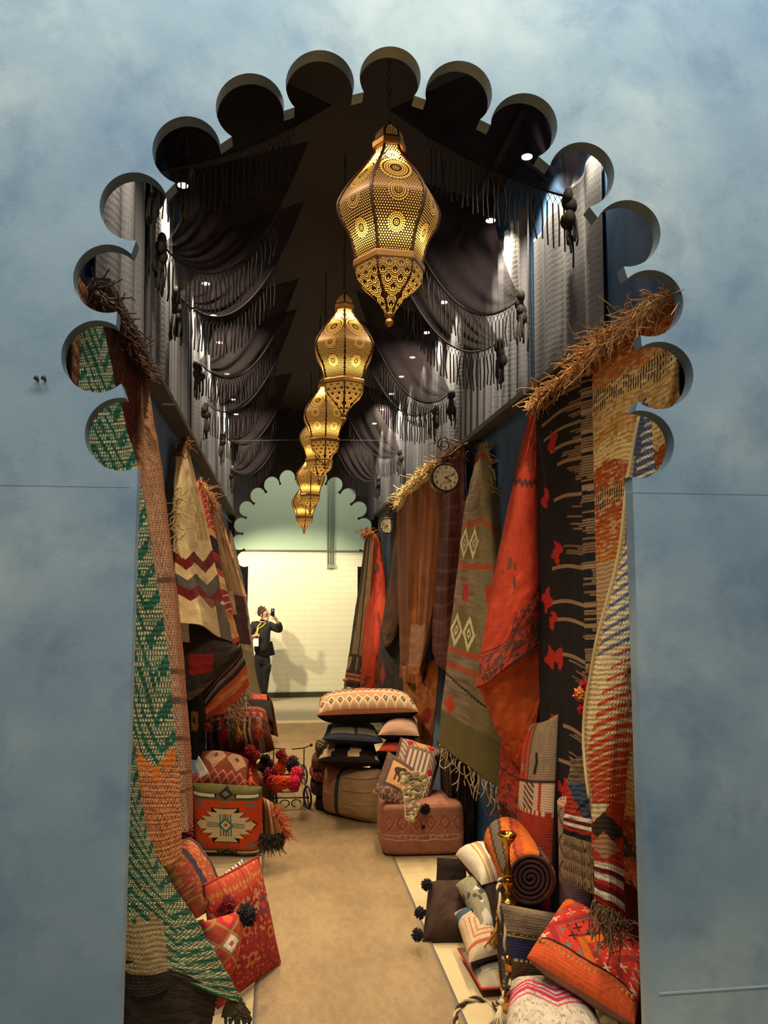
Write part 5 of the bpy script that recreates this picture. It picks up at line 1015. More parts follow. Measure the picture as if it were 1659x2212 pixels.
# ------------------------------------------------------------------ right foreground pile
dk = solid(C(76, 56, 44), .35)
o = cushion('dark brown square cushion with black corner pompoms, standing on the floor at the right', [z_(914,2034,.01), z_(1008,2032,.01), y_(1004,1902,4.72), y_(928,1906,4.72)], .18, dk, dk, seed=31, pinch=.02, p=4, piping=C(60, 46, 38))
for k, (px, py, Y) in enumerate([(922,1911,4.62), (902,2019,4.36), (908,1972,4.55)]): pompart(o, y_(px, py, Y), .034, C(36, 32, 38), 50+k)
cushion('small black cushion behind the brown pompom cushion', [y_(938,1940,5.0), y_(1012,1936,5.0), y_(1006,1856,5.15), y_(944,1852,5.15)], .16, solid(C(46, 33, 27)), seed=32)
cushion('dark leaning cushion behind the brown pompom cushion, against the pile', [z_(925,1990,.02), z_(1010,1990,.02), y_(1020,1900,5.0), y_(940,1915,5.0)], .14, solid(C(84, 58, 42)), seed=33)
def p_white(u, v):
    c = fill(u, C(230, 214, 184))*(.85+.2*vn(u, v, 30, 30, 3))[..., None]
    for a, w, cc in ((.30,.02,C(200,150,70)),(.42,.03,C(200,160,90)),(.48,.012,C(120,90,60)),(.62,.03,C(206,160,100)),(.74,.02,C(200,110,80)),(.88,.03,C(214,96,66))): c = paint(c, np.abs(u-a) < w, cc)
    return c
cushion('cream cushion with thin ochre and red stripes, on the right pile', [y_(1040,1912,4.35), y_(1102,1896,4.35), y_(1078,1830,4.95), y_(984,1846,4.85)], .2, lambda u, v: p_white(u, v), dk, seed=34, pinch=.01, p=3.5)
def p_tagc(u, v): n = vn(u, v, 7, 9, 5); return paint(paint(fill(u, C(150, 142, 112))*(.8+.3*vn(u, v, 30, 30, 3))[..., None], n > .66, C(84, 76, 62)), v < .3*(n > .45), C(206, 192, 166))
o = cushion('mottled grey-green cushion with a white label and a mustard tassel', [y_(1040,2018,4.08), y_(1092,1990,4.15), y_(1024,1894,4.62), y_(984,1912,4.55)], .15, p_tagc, dk, seed=35, pinch=.02)
sheet('fabric_label', smoothgrid(np.array([[y_(1027,1912,4.36), y_(1046,1926,4.33)], [y_(1018,1930,4.33), y_(1030,1946,4.30)]]), 5, 5), lambda u, v: paint(fill(u, C(240, 234, 220)), fr(u*4) < .12, C(214, 206, 190)), M_FINE, o, .002)['label'] = 'small white fabric label'
tasselpart(o, y_(1074, 1966, 4.02), .14, C(190, 136, 56), (0, -.3, -1), 9, 50, .3)
def p_bluebeige(u, v):
    c = fill(u, C(212, 184, 146))*(.85+.25*vn(u, v, 30, 30, 3))[..., None]; c = paint(c, v > .72, C(70, 92, 100)); c = paint(c, v > .9, C(190, 166, 130)); e = np.maximum(np.abs(u-.55)/.38, np.abs(v-.4)/.22); c = paint(c, (np.abs(fr(e*3)-.5) < .14) & (e < 1.15), C(196, 110, 64)); return paint(c, (np.abs(v-.13) < .02), C(190, 96, 56))
cushion('beige cushion with an orange key border and a teal band, low on the right pile', [y_(1014,2080,3.96), y_(1094,2056,4.0), y_(1060,1964,4.4), y_(981,1972,4.38)], .16, p_bluebeige, dk, seed=36, pinch=.02)
cushion('flat grey cushion with red piping lying on the floor at the right', [z_(1040,2136,.05), z_(1170,2130,.05), z_(1120,2046,.05), z_(990,2050,.05)], .08, lambda u, v: paint(fill(u, C(176, 160, 130))*(.8+.3*vn(u, v, 10, 10, 3))[..., None], vn(u, v, 3, 3, 7) > .6, C(120, 116, 100)), dk, seed=37, piping=C(196, 56, 40), pinch=.01)
def p_band(u, v):
    c = fill(u, C(104, 88, 62))*(.7+.5*vn(u, v, 8, 60, 3))[..., None]; c = paint(c, v > .68, C(150, 130, 100)*(.6+.7*vn(u, v, 4, 80, 5))[..., None]); c = paint(c, (v > .38) & (v < .62), C(58, 62, 92)); c = paint(c, (np.abs(v-.65) < .02), C(222, 186, 96)); c = paint(c, (np.abs(v-.65-.012*tri(u*12)) < .008), C(50, 40, 34)); c = paint(c, (np.abs(v-.37) < .014) & (fr(u*14) < .6), C(230, 206, 150)); return paint(c, (np.abs(v-.10) < .05) & (fr(u*12+v*20) < .4), C(190, 170, 130))
cushion('olive cushion with a navy band and yellow zigzag line, behind the brass pipe', [y_(1086,2140,3.50), y_(1192,2150,3.74), y_(1212,1974,3.86), y_(1078,1950,3.56)], .13, p_band, dk, seed=38, pinch=.01, p=4, mat=M_FLAT)
def p_cross(u, v):
    z = fr(u*1.55+.55*tri(v*1.1+.1)-.1); c = fill(u, C(214, 60, 44)); c = paint(c, (z < .16), C(228, 112, 44)); c = paint(c, (z > .5) & (z < .62), C(166, 52, 50)); m, k = xs(u, v, 8, 7); h = hsh(k, 5)
    pal = np.array([C(44, 36, 44), C(240, 196, 160), C(126, 120, 104), C(236, 150, 120)]); c = np.where((m & (z > .18) & ((z < .48) | (z > .64)))[..., None], pal[(h*3.99).astype(int)], c)
    c = paint(c, (v < .17), C(222, 92, 46)); c = paint(c, (np.abs(v-.175) < .010), C(60, 34, 30)); c = paint(c, ((fr(u*20)-.5)/.22)**2+((v-.13)/.022)**2 < 1, C(176, 96, 52)); return c*(.9+.2*vn(u, v, 50, 50, 3))[..., None]
qx = [y_(1138,2068,3.32), y_(1372,2214,2.96), y_(1404,2062,3.22), y_(1222,1944,3.75)]
o = cushion('orange-red cushion covered in small crosses with a beaded band, front right', qx, .16, p_cross, solid(C(160, 110, 86), .5), seed=39, pinch=.012, p=4.5, res=170, ex=.5, mat=M_FLAT)
mb = MB(); nrm = np.array(o['_n'])
for k in range(22):
    a = .06+.042*k; p = np.array(qx[0])*(1-a)+np.array(qx[1])*a; p = p*(1-.12)+(np.array(qx[3])*(1-a)+np.array(qx[2])*a)*.12; mb.ball(p+nrm*.058, (.006, .006, .010), 6, 7)
mb.out('beads', plain('tan_beads', C(206, 150, 90), .4), o)
def p_wp(u, v):
    c = fill(u, C(226, 208, 180))*(.8+.3*vn(u, v, 30, 30, 3))[..., None]; z = v-.12*tri(u*1.6+.1); c = paint(c, (vn(u, v, 60, 30, 9) > .72)*.6, C(150, 124, 96))
    for a, w in ((.52,.022),(.57,.012),(.62,.016),(.45,.010)): c = paint(c, np.abs(z-a) < w, C(226, 60, 92))
    return paint(c, v > .93, C(226, 60, 84))
o = cushion('white embroidered cushion with pink zigzag lines, at the bottom right under the orange one', [y_(1086,2290,3.12), y_(1345,2350,2.86), y_(1275,2150,3.35), y_(1100,2126,3.55)], .24, p_wp, lambda u, v: paint(fill(u, C(56, 54, 80)), fr(u*9+v*3) < .3, C(190, 40, 110)), seed=40, pinch=.02, p=3.5, res=130)
def p_tall(u, v):
    c = fill(u, C(176, 62, 40))*(.75+.35*vn(u, v, 10, 20, 3))[..., None]
    m = (v > .72); c = paint(c, m, C(156, 132, 102)*(.8+.3*vn(u, v, 16, 30, 4))[..., None]); c = paint(c, m & (u < .34) & (vn(u, v, 7, 18, 9) > .36), C(200, 62, 46)); c = paint(c, m & (np.abs(u-.40) < .05), C(190, 90, 56)); c = paint(c, m & ((np.abs(u-.34) < .012) | (np.abs(u-.46) < .012)), C(72, 52, 44)); c = paint(c, m & ((np.abs(u-.68+.9*(np.abs(v-.80)-.04)) < .04) & (np.abs(v-.80) < .05)), C(52, 42, 36))
    m2 = (v > .585) & (v < .71); c = paint(c, m2, C(216, 184, 148)); c = paint(c, m2 & ((u < .14) | (np.abs(u-.52) < .16)) & (tri(v*36+u*6) < .5), C(70, 52, 46)); c = paint(c, m2 & (np.abs(u-.84) < .03), C(186, 70, 50)); c = paint(c, np.abs(v-.715) < .009, C(60, 46, 42)); return paint(c, (np.abs(v-.58) < .010) & (fr(u*9) < .5), C(226, 200, 170))
cushion('tall patchwork bolster in red, grey and cream standing against the right wall', [y_(1116,1985,4.66), y_(1184,2070,4.12), y_(1206,1542,4.10), y_(1138,1562,4.62)], .12, p_tall, solid(C(70, 58, 46)), seed=41, pinch=.03, p=4, res=150, mat=M_FLAT)
cushion('brown bolster whose corner shows behind the tall patchwork bolster', [y_(1124,1965,4.86), y_(1160,1975,4.60), y_(1166,1530,4.56), y_(1138,1526,4.84)], .06, solid(C(140, 92, 64)), seed=42)
def p_orroll(u, v):
    z = fr(u+.12*v); return bands(u, fr(z*3), [(.30,C(224,112,44)),(.36,C(70,50,40)),(.56,C(120,104,84)),(.62,C(70,50,40)),(.8,C(226,116,46)),(.86,C(150,50,40)),(1.1,C(196,84,44))])*(.85+.25*vn(u, v, 30, 30, 3))[..., None]
o = roll('rolled orange rug with grey stripes lying behind the brass pipe', y_(1094,1814,4.45), y_(1146,1898,3.80), .122, p_orroll, M_KNIT, endcol=C(70, 40, 32))
softbox('black cushion supporting the orange roll', (1.22, 4.15, .17), (.22, .6, .34), 0, pl(C(52, 38, 32)), M_FINE, 6, 20, 0, 'floor_cushion', 'cushion')
def p_net(u, v):
    c = fill(u, C(140, 104, 100))*(.75+.35*vn(u, v, 20, 30, 3))[..., None]; m = (v > .62) | (v < .3); c = paint(c, m, C(170, 138, 112)); c = paint(c, m & ((tri(u*5+v*7) < .13) | (tri(u*5-v*7) < .13)), C(92, 68, 54)); return paint(c, v > .97, C(206, 150, 120))
roll('upright rolled mauve textile with a tan net, standing by the right wall', (y_(1240,1728,3.85)[0]-.005, 3.85, .005), tuple(y_(1240,1728,3.85)+np.array([-.005, 0, 0])), .075, p_net, M_FLAT, endcol=C(170, 120, 100))
# brass water pipe
t = empty('brass_water_pipe', (y_(1097, 1900, 3.74)[0], 3.74, 0), 'tall brass water pipe standing among the cushions at the right', 'water pipe')
bx, by = t.location.x, t.location.y
hk = lambda P: [(r*(.92 if z > .3 else .6), z*1.36 if z <= .30 else 1.9-.933*(1.9-z)) for r, z in P]
M_GOLD = plain('polished_brass', C(206, 150, 62), .18, 1.0, .08, 20)
MB().lathe(hk([(.001,0),(.062,.002),(.066,.012),(.05,.03),(.075,.07),(.084,.11),(.075,.16),(.045,.21),(.022,.25),(.018,.30)]), (bx, by, 0), 28).out('base_vase', M_GOLD, t)
MB().lathe(hk([(.018,.30),(.022,.34),(.038,.365),(.044,.375),(.034,.382),(.016,.40),(.012,.43),(.022,.445),(.029,.465),(.024,.485),(.014,.495)]), (bx, by, 0), 28).out('stem', M_GOLD, t)
MB().lathe(hk([(.014,.495),(.030,.502),(.024,.512),(.014,.55),(.010,.60),(.013,.635),(.02,.655),(.04,.675),(.049,.695),(.046,.702),(.03,.70),(.02,.68),(.001,.66)]), (bx, by, 0), 28).out('bowl', M_GOLD, t)
# braided hose
def rope(name, label, pts, r, cat, n=220):
    P = catmull(np.array(pts), n); T = np.gradient(P, axis=0); T /= np.linalg.norm(T, axis=1)[:, None]; A = np.cross(T, np.array([.3, .2, .9])); A /= np.linalg.norm(A, axis=1)[:, None]; B = np.cross(T, A)
    L = np.concatenate([[0], np.cumsum(np.linalg.norm(np.diff(P, axis=0), axis=1))]); o = empty(name, P[-1], label, cat)
    for k, cc, nm in ((0, C(58, 44, 34), 'dark_strand'), (1, C(206, 180, 130), 'cream_strand')):
        a = L/(r*3.2)*2+k*PI; MB().tube(P+A*(np.cos(a)*r*.55)[:, None]+B*(np.sin(a)*r*.55)[:, None], r*.62, 6).out(nm, yarn(cc), o)
    return o
hose = rope('braided_hose', 'black and cream braided hose hanging from the brass pipe and coiled on the floor', [y_(1082,1898,3.70), y_(1077,1922,3.52), y_(1079,1960,3.46), y_(1088,2010,3.43), y_(1095,2060,3.41), y_(1098,2105,3.40), y_(1094,2145,3.40), z_(1066,2170,.012), z_(1034,2158,.012), z_(1004,2164,.012), z_(985,2190,.012), z_(990,2225,.012), z_(1020,2250,.012)], .011, 'hose', 420)
tasselpart(hose, y_(1088, 2140, 3.38), .15, C(226, 206, 160), (-.35, -.35, -1), 12, 60, .16)
MB().tube([y_(1098,2136,3.41), y_(1094,2150,3.40), y_(1094,2166,3.39)], .013, 8).out('brass_ferrule', M_GOLD, hose); MB().tube([y_(1095,2062,3.41), y_(1098,2082,3.405), y_(1098,2098,3.40)], .014, 8).out('brass_ferrule', M_GOLD, hose)
for k, (px, py, cc, lab) in enumerate([(1254,1500,C(206,60,44),'red and yellow pompom hanging at the runner edge, leftmost of three'), (1266,1482,C(180,24,36),'crimson pompom uppermost at the runner edge'), (1262,1532,C(190,30,44),'crimson pompom lowest at the runner edge')]):
    mb = MB(); pomgeo(mb, y_(px, py, 3.36), .03, 120, 60+k, .0035); o = mb.out('pompom', yarn(cc)); tag(o, lab, 'pompom', 'pompoms on the runner edge')
    if k == 0: mb = MB(); pomgeo(mb, y_(px, py, 3.36), .033, 60, 71, .0035); mb.out('yellow_strands', yarn(C(226, 170, 60)), o)
    MB().tube([y_(px, py, 3.36), y_(px+8, py-50, 3.34)], .002, 4).out('cord', yarn(C(150, 40, 40)), o)
# ------------------------------------------------------------------ clocks
M_CASE = plain('dark_bronze_case', C(84, 54, 36), .45, .5); M_FACE = plain('aged_cream_dial', C(244, 230, 190), .35, 0, .04, 30); M_INK = plain('black_ink', C(30, 24, 20), .6); M_FAINT = plain('faded_ink', C(150, 124, 90), .7)
def clock(label, c, r, hour, minute, wallx):
    t = empty('station_clock', (c[0], c[1], c[2]-r), label, 'clock', 'double-faced bracket clocks on the right wall'); cx, cy, cz = c; d = .045
    MB().lathe([(r*.93, -d-.004), (r*1.0, -d-.006), (r*1.06, -d+.004), (r*1.05, d-.004), (r*1.0, d+.006), (r*.93, d+.004)], (0, 0, 0), 40, 'y').add([], []) if False else None
    a = np.linspace(0, 2*PI, 49)[:-1]
    prof = [(.90, -d), (1.0, -d-.008), (1.07, -d+.006), (1.05, 0), (1.07, d-.006), (1.0, d+.008), (.90, d)]
    V = np.concatenate([np.stack([cx+r*k*np.cos(a), 0*a+cy+y, cz+r*k*np.sin(a)], -1) for k, y in prof]); n = len(a)
    Fc = [(i*n+j, i*n+(j+1) % n, (i+1)*n+(j+1) % n, (i+1)*n+j) for i in range(len(prof)-1) for j in range(n)]
    mk('case', V, Fc, M_CASE, t)
    for s in (1, -1):
        V = np.concatenate([[[cx, cy+s*(d+.001), cz]], np.stack([cx+r*.95*np.cos(a), 0*a+cy+s*(d-.001), cz+r*.95*np.sin(a)], -1)]); dl = mk('dial', V, [(0, 1+j, 1+(j+1) % n)[::-s] for j in range(n)], M_FACE, t)
    yf = cy-d-.003
    for h in range(1, 13):
        cu = bpy.data.curves.new('numeral', 'FONT'); cu.body = str(h); cu.size = r*.30; cu.align_x = 'CENTER'; cu.align_y = 'CENTER'; cu.extrude = .0006
        tmp = bpy.data.objects.new('numeral_tmp', cu); COL.objects.link(tmp); bpy.context.view_layer.update()
        me = bpy.data.meshes.new_from_object(tmp.evaluated_get(bpy.context.evaluated_depsgraph_get())); COL.objects.unlink(tmp); bpy.data.objects.remove(tmp)
        q = np.empty(len(me.vertices)*3, np.float32); me.vertices.foreach_get('co', q); q = q.reshape(-1, 3); al = PI/2-h*PI/6
        P = np.stack([q[:, 0]*1.0+cx+r*.73*math.cos(al), yf-q[:, 2], q[:, 1]+cz+r*.73*math.sin(al)], -1)
        mk('numeral', P, [tuple(p.vertices) for p in me.polygons], M_INK, dl, False); bpy.data.meshes.remove(me)
    mb = MB()
    for k in range(12):
        al = k*PI/6; mb.ball((cx+r*.89*math.cos(al), yf, cz+r*.89*math.sin(al)), (r*.02, .001, r*.02), 5, 6)
    mb.out('minute_marks', M_INK, dl)
    def hand(name, ang, L, w, tail):
        dx, dz = math.sin(ang), math.cos(ang); px, pz = -dz, dx; V = []
        for yy in (yf-.002, yf-.004):
            for l, ww in ((-tail, w*.7), (0, w), (L*.55, w*.6), (L*.72, w*1.7), (L, .0008)): V += [(cx+dx*l+px*ww, yy, cz+dz*l+pz*ww), (cx+dx*l-px*ww, yy, cz+dz*l-pz*ww)]
        Fh = []
        for b in (0, 10):
            for i in range(4): Fh.append((b+2*i, b+2*i+1, b+2*i+3, b+2*i+2))
        for i in range(4): Fh += [(2*i, 2*i+2, 12+2*i, 10+2*i), (2*i+1, 11+2*i, 13+2*i, 2*i+3)]
        mk(name, V, Fh, M_INK, t, False)
    hand('hour_hand', (hour+minute/60)*PI/6, r*.52, r*.035, r*.08); hand('minute_hand', minute*PI/30, r*.74, r*.025, r*.08)
    MB().ball((cx, yf-.003, cz), (r*.055, .003, r*.055), 6, 10).out('hand_hub', M_INK, t)
    mb = MB()                                                     # faded script and emblem on the dial
    for k in range(14): x = cx-r*.34+r*.052*k; mb.tube([(x, yf, cz+r*.36), (x+r*.02, yf, cz+r*(.40+.02*(k % 3))), (x+r*.04, yf, cz+r*.36)], r*.008, 4)
    mb.out('dial_script', M_FAINT, dl)
    mb = MB(); b = np.linspace(0, 2*PI, 25); mb.tube(np.stack([cx+r*.10*np.cos(b), 0*b+yf, cz-r*.36+r*.10*np.sin(b)], -1), r*.012, 4, False); mb.tube([(cx-r*.26, yf, cz-r*.35), (cx-r*.14, yf, cz-r*.33)], r*.014, 4); mb.tube([(cx+r*.26, yf, cz-r*.35), (cx+r*.14, yf, cz-r*.33)], r*.014, 4); mb.out('dial_emblem', M_FAINT, dl)
    # scrolled bracket to the wall
    mb = MB(); z0 = cz+r*1.22; mb.tube([(cx, cy, cz+r*1.0), (cx, cy, z0+.02)], .010, 8); mb.tube([(cx-.02, cy, z0+.02), (cx+.05, cy, z0+.05), ((cx+wallx)/2, cy, z0+.13), (wallx-.002, cy, z0+.17)], .008, 8)
    s = np.linspace(0, 3.3*PI, 40); rr = .055*(1-s/s[-1]*.75); mb.tube(np.stack([cx+.0+rr*np.cos(s+PI/2), 0*s+cy, z0+.13+rr*np.sin(s+PI/2)], -1), .005, 6); mb.tube(np.stack([wallx-.075+rr*np.cos(-s), 0*s+cy, z0+.05+rr*np.sin(-s)], -1), .005, 6)
    mb.tube([(cx+.05, cy, z0+.17), ((cx+wallx)/2, cy, z0+.15), (wallx-.03, cy, z0+.08)], .006, 6); mb.out('bracket', M_CASE, t)
    MB().box((wallx-.012, cy-.03, z0-.02), (wallx, cy+.03, z0+.22)).out('wall_plate', M_CASE, t, False)
clock('round cream clock with black numerals nearest on the right wall bracket', y_(960, 1033, 5.85), .105, 4, 11, XR)
clock('farther, smaller round clock on the right wall by the far arch', y_(836, 1136, 10.2), .102, 7, 48, XR)
# thin wires across the aisle
M_CABLE = plain('thin_grey_wire', C(90, 82, 76), .5)
MB().tube([(XL+.1, 8.95, y_(460, 952, 8.95)[2]), (.35, 8.95, y_(660, 948, 8.95)[2]-.01), (XR-.1, 8.95, y_(886, 952, 8.95)[2])], .0018, 6).out('support_wire', M_CABLE).__setitem__('label', 'thin taut wire stretched across the aisle under the canopy')
bpy.data.objects['support_wire']['category'] = 'wire'
# ------------------------------------------------------------------ person at the back wall
PX, PY = -.235, 14.25; ZS = 1.0
def pp(px, py, dy=0): q = y_(px, py, PY+dy); return (q[0], q[1], q[2])
SKIN = plain('skin', C(226, 168, 138), .5, 0, .05, 40); M_JKT = plain('black_jacket_cloth', C(30, 26, 24), .85, 0, .2, 30); M_TRS = plain('black_trouser_cloth', C(26, 24, 24), .85, 0, .2, 30); M_HAIR = plain('dark_auburn_hair', C(70, 36, 26), .6, 0, .4, 60, bump=.4)
def skin(name, verts, edges, mat, parent, root=0, sub=2, k=1.0):
    """verts: (x,y,z,rx[,ry])"""
    bm = bmesh.new(); lay = bm.verts.layers.skin.verify()
    for i, v in enumerate(verts):
        x = bm.verts.new(Vector(v[:3])-parent.location); x[lay].radius = (v[3]*k, (v[4] if len(v) > 4 else v[3])*k); x[lay].use_root = (i == root)
    bm.verts.ensure_lookup_table()
    for a, b in edges: bm.edges.new((bm.verts[a], bm.verts[b]))
    me = bpy.data.meshes.new(name); bm.to_mesh(me); bm.free(); o = bpy.data.objects.new(name, me); COL.objects.link(o); o.parent = parent
    m = o.modifiers.new('skin', 'SKIN'); m.use_smooth_shade = True; s = o.modifiers.new('sub', 'SUBSURF'); s.levels = sub; s.render_levels = sub; me.materials.append(mat); return o
per = empty('person', (PX, PY, 0), 'person in a black jacket and glasses holding a phone up by the pale back wall', 'person')
def V3(px, py, dy, *r): return (*pp(px, py, dy), *r)
# body: one continuous surface; arms bent, right arm holding a badge at the chest, left arm raised with the phone
body = [V3(566,1420,0,.085,.07), V3(565,1395,0,.095,.08), V3(566,1368,0,.125,.095), V3(568,1350,0,.10,.075), V3(569.5,1343,-.01,.048,.05), V3(570.5,1337,-.02,.045,.05),
        V3(571,1331,-.03,.070,.078), V3(570,1322,-.02,.080,.092), V3(569.5,1316,-.01,.06,.07),
        # left arm (image right): shoulder, elbow, wrist
        V3(586,1350,0,.055), V3(598,1358,-.03,.048), V3(607,1363,-.06,.042), V3(603,1350,-.12,.036), V3(598,1340,-.17,.027), V3(594,1333,-.19,.034,.018),
        # right arm (image left)
        V3(549,1349,0,.055), V3(543,1362,-.03,.047), V3(541,1378,-.06,.042), V3(546,1376,-.14,.034), V3(551,1373,-.2,.026), V3(554,1371.5,-.215,.032,.02),
        # legs
        V3(560,1432,0,.062), V3(559,1462,0,.055), V3(560,1480,.01,.052), V3(563,1502,.02,.036), V3(572,1432,0,.062), V3(571,1462,0,.055), V3(570,1480,.01,.052), V3(570,1502,.02,.036)]
# feet on the floor
fz = .045; body += [(body[24][0], PY+.02, fz+.03, .035), (body[24][0]-.02, PY-.12, fz-.01, .03), (body[28][0], PY+.02, fz+.03, .035), (body[28][0]+.03, PY-.12, fz-.01, .03)]
be = [(0,1),(1,2),(2,3),(3,4),(4,5),(5,6),(6,7),(7,8),(3,9),(9,10),(10,11),(11,12),(12,13),(13,14),(3,15),(15,16),(16,17),(17,18),(18,19),(19,20),(0,21),(21,22),(22,23),(23,24),(24,29),(29,30),(0,25),(25,26),(26,27),(27,28),(28,31),(31,32)]
def finger(base, dirs, lens, r):
    """appends a bent chain to the body; returns nothing"""
    prev = base; p = np.array(body[base][:3])
    for d, l in zip(dirs, lens):
        d = np.array(d, float); d /= np.linalg.norm(d); p = p+d*l; body.append((*p, r, r)); be.append((prev, len(body)-1)); prev = len(body)-1; r *= .9
PH = np.array(pp(589, 1322.5, -.24))          # phone centre
for k in range(4): finger(14, [(-.35+.05*k, -.3, .75-.42*k), (-.9, -.35, .12-.1*k), (-.6, .25, .05)], [.045, .032-.003*abs(k-1.2), .022], .0095)
finger(14, [(-.9, -.2, -.1), (-.5, -.3, .8)], [.03, .035], .011)
for k in range(4): finger(20, [(.75, -.35, .35-.27*k), (.35, -.5, -.1*k), (-.6, -.2, -.1)], [.04, .03-.003*abs(k-1.2), .02], .0095)
finger(20, [(.4, -.5, .55), (.3, -.2, -.4)], [.03, .03], .011)
bo = skin('body', body, be, SKIN, per)
# face: nose, ears, lips, eyes on the turned head (towards image right)
hc = np.array(pp(570.5, 1328, -.03)); fd = np.array([.80, -.58, -.06]); fd /= np.linalg.norm(fd); sd_ = np.array([.58, .80, 0]); sd_ /= np.linalg.norm(sd_); up_ = np.array([0, 0, 1.0])
def hp(f, s, u): return hc+fd*f+sd_*s+up_*u
b = MB(); b.tube([hp(.082,0,.022), hp(.100,0,-.004), hp(.108,0,-.018), hp(.092,0,-.028)], [.008, .011, .014, .010], 8); b.out('nose', SKIN, per)
b = MB(); b.ball(hp(.0, -.082, -.005), (.012, .016, .028), 8, 10); b.out('ear', SKIN, per); b = MB(); b.ball(hp(.0, .082, -.005), (.012, .016, .028), 8, 10); b.out('ear', SKIN, per)
b = MB(); b.tube([hp(.080,-.026,-.052), hp(.092,0,-.049), hp(.080,.026,-.052)], [.004, .008, .004], 8); b.out('mouth', plain('lips', C(168, 62, 62), .4), per)
b = MB(); b.ball(hp(.05, 0, -.075), (.045, .045, .035), 8, 10); b.out('chin', SKIN, per)
for s in (-1, 1):
    MB().ball(hp(.074, s*.031, .016), .012, 8, 10).out('eye', plain('eye', C(60, 44, 36), .3), per)
M_FRAME = plain('black_spectacle_frame', C(26, 20, 18), .4)
b = MB(); a = np.linspace(0, 2*PI, 21)
for s in (-1, 1): b.tube(np.array([hp(.096-.006*abs(math.cos(t)), s*.036+.027*math.cos(t), .014+.020*math.sin(t)) for t in a]), .004, 6, False); b.tube([hp(.088, s*.063, .018), hp(.05, s*.082, .016), hp(.0, s*.086, .014)], .0035, 6)
b.tube([hp(.100, -.010, .018), hp(.100, .010, .018)], .003, 6); b.out('glasses', M_FRAME, per)
# hair pulled up, loose curls
b = MB(); rs = np.random.RandomState(3)
hv = []; 
t_, p_ = np.meshgrid(np.linspace(0, PI, 16), np.linspace(0, 2*PI, 28)); 
H = np.stack([np.sin(t_)*np.cos(p_), np.sin(t_)*np.sin(p_), np.cos(t_)], -1); cen = hc+np.array([-.012, .012, .035])-fd*.012; rad = np.array([.098, .098, .088]); Hp = cen+H*rad
front = ((Hp-hc)@fd); low = Hp[..., 2]-hc[2]; cut = (front > .03) & (low < .052); Hp = np.where(cut[..., None], cen+H*rad*.78, Hp); cut2 = low < -.03; Hp = np.where(cut2[..., None], cen+H*rad*.7, Hp)
o = mk('hair', Hp.reshape(-1, 3), gridfaces(28, 16), M_HAIR, per)
b = MB()
for k in range(60):
    d = rs.normal(0, 1, 3); d[2] = abs(d[2]); d -= fd*.8*max(0, d@fd); d /= np.linalg.norm(d); p = cen+d*rad*.97; w = rs.normal(0, .02, 3); b.tube([p, p+d*.012+w*.4, p+d*.016+w*.8], .004, 4)
b.ball(cen-fd*.05+up_*.065, .05, 8, 10); b.out('hair_curls', M_HAIR, per)
# clothing
jk = [V3(567,1414,0,.185,.125), V3(568,1392,0,.172,.118), V3(568,1368,0,.176,.122), V3(568,1351,0,.140,.098), V3(568.5,1345,0,.075,.072),
      V3(586,1351,0,.070), V3(598,1358.5,-.03,.062), V3(607,1362,-.06,.058), V3(603,1350,-.12,.050), V3(600,1343.5,-.15,.044),
      V3(549,1350,0,.070), V3(543,1363,-.03,.062), V3(541,1379,-.06,.056), V3(545,1377,-.12,.048), V3(548.5,1375,-.17,.042)]
skin('jacket', jk, [(0,1),(1,2),(2,3),(3,4),(3,5),(5,6),(6,7),(7,8),(8,9),(3,10),(10,11),(11,12),(12,13),(13,14)], M_JKT, per, k=1.16)
b = MB(); hem = [pp(551,1402,-.10), pp(566,1410,-.13), pp(584,1404,-.08), pp(592,1412,-.02)]
sk = np.array([[pp(550,1385,-.10), pp(566,1388,-.13), pp(580,1386,-.10), pp(588,1385,.02)], [pp(549,1402,-.12), pp(566,1406,-.15), pp(583,1406,-.11), pp(592,1404,.03)], [pp(552,1412,-.12), pp(567,1416,-.14), pp(583,1417,-.11), pp(594,1414,.04)]])
sheet('jacket_skirt', smoothgrid(sk, 30, 40), solid(C(30, 26, 24), .1), M_FINE, per, .02)
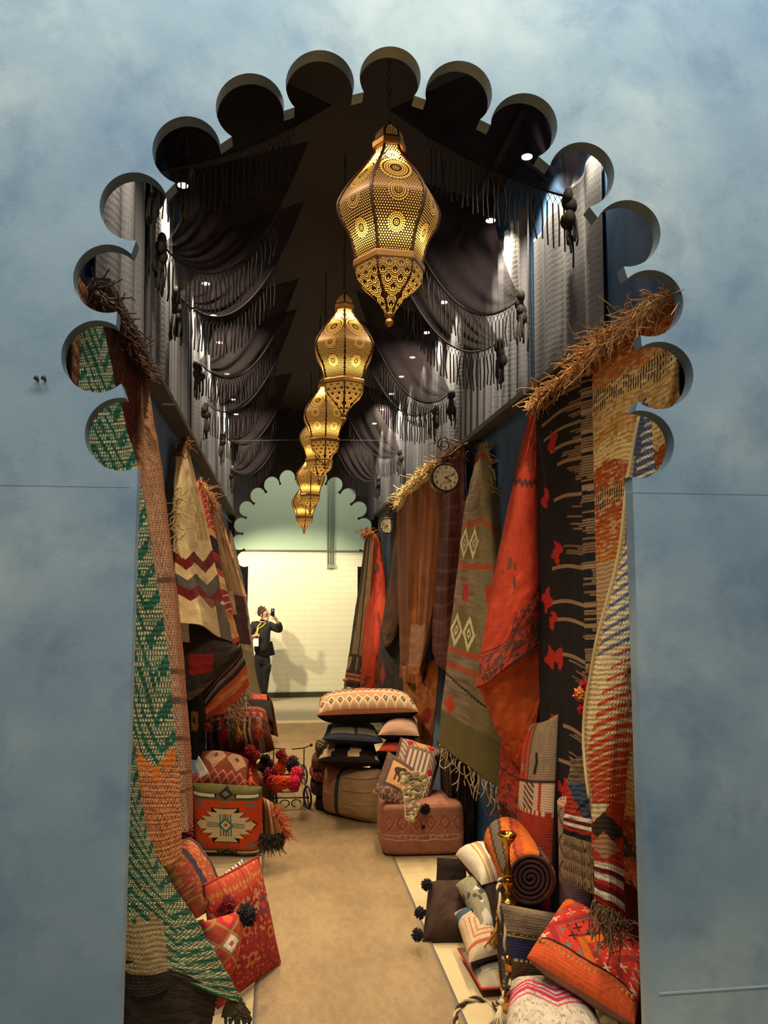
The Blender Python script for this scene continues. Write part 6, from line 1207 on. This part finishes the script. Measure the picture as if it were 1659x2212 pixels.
tr_ = [V3(566,1412,0,.150,.118), V3(559,1436,0,.100), V3(558.5,1462,0,.078), V3(560,1482,.01,.066), V3(563,1500,.02,.056), V3(573,1436,0,.100), V3(572,1462,0,.078), V3(571,1482,.01,.066), V3(570,1500,.02,.056), V3(566,1396,0,.128,.10)]
skin('trousers', tr_, [(0,1),(1,2),(2,3),(3,4),(0,5),(5,6),(6,7),(7,8),(0,9)], M_TRS, per, k=1.12)
for i, dx in ((24, -.02), (28, .03)): MB().ball((body[i][0]+dx*.5, PY-.045, .045), (.045, .12, .045), 8, 12).out('shoe', plain('black_shoe', C(24, 22, 22), .5), per)
# lanyard and badge
M_LAN = plain('yellow_lanyard', C(232, 214, 60), .6)
b = MB(); b.tube([pp(563.5,1346,-.10), pp(557,1354,-.15), pp(555,1364,-.18), pp(554,1370,-.2)], .010, 6); b.tube([pp(574,1346,-.10), pp(566,1354,-.15), pp(558,1358,-.17), pp(556,1368,-.19)], .009, 6); b.out('lanyard', M_LAN, per)
q0, q1 = pp(547, 1379, -.22), pp(558.5, 1396, -.20); MB().box((q0[0], PY-.222, q1[2]), (q1[0], PY-.217, q0[2])).out('badge', plain('white_badge_card', C(244, 244, 240), .5), per, False)
# phone
ph = empty('phone', PH-np.array([0, 0, .065]), 'black phone held up in the raised hand of the standing person', 'phone')
bm = bmesh.new(); bmesh.ops.create_cube(bm, size=1); bmesh.ops.scale(bm, vec=(.066, .009, .130), verts=bm.verts); bmesh.ops.bevel(bm, geom=list(bm.edges), offset=.004, segments=3, affect='EDGES')
bv = np.array([v.co[:] for v in bm.verts]); bf = [tuple(v.index for v in f.verts) for f in bm.faces]; bm.free(); mk('phone_body', bv+PH, bf, plain('black_phone_shell', C(24, 22, 24), .3), ph)
MB().lathe([(.0005, -.001), (.006, -.0012), (.006, .001)], (PH[0]-.02, PH[1]-.005, PH[2]+.05), 12, 'y').out('camera_lens', plain('lens_glass', C(70, 74, 84), .1), ph)
MB().box((PH[0]-.030, PH[1]+.0046, PH[2]-.058), (PH[0]+.030, PH[1]+.0052, PH[2]+.058)).out('screen', plain('phone_screen', C(40, 42, 48), .15), ph, False)
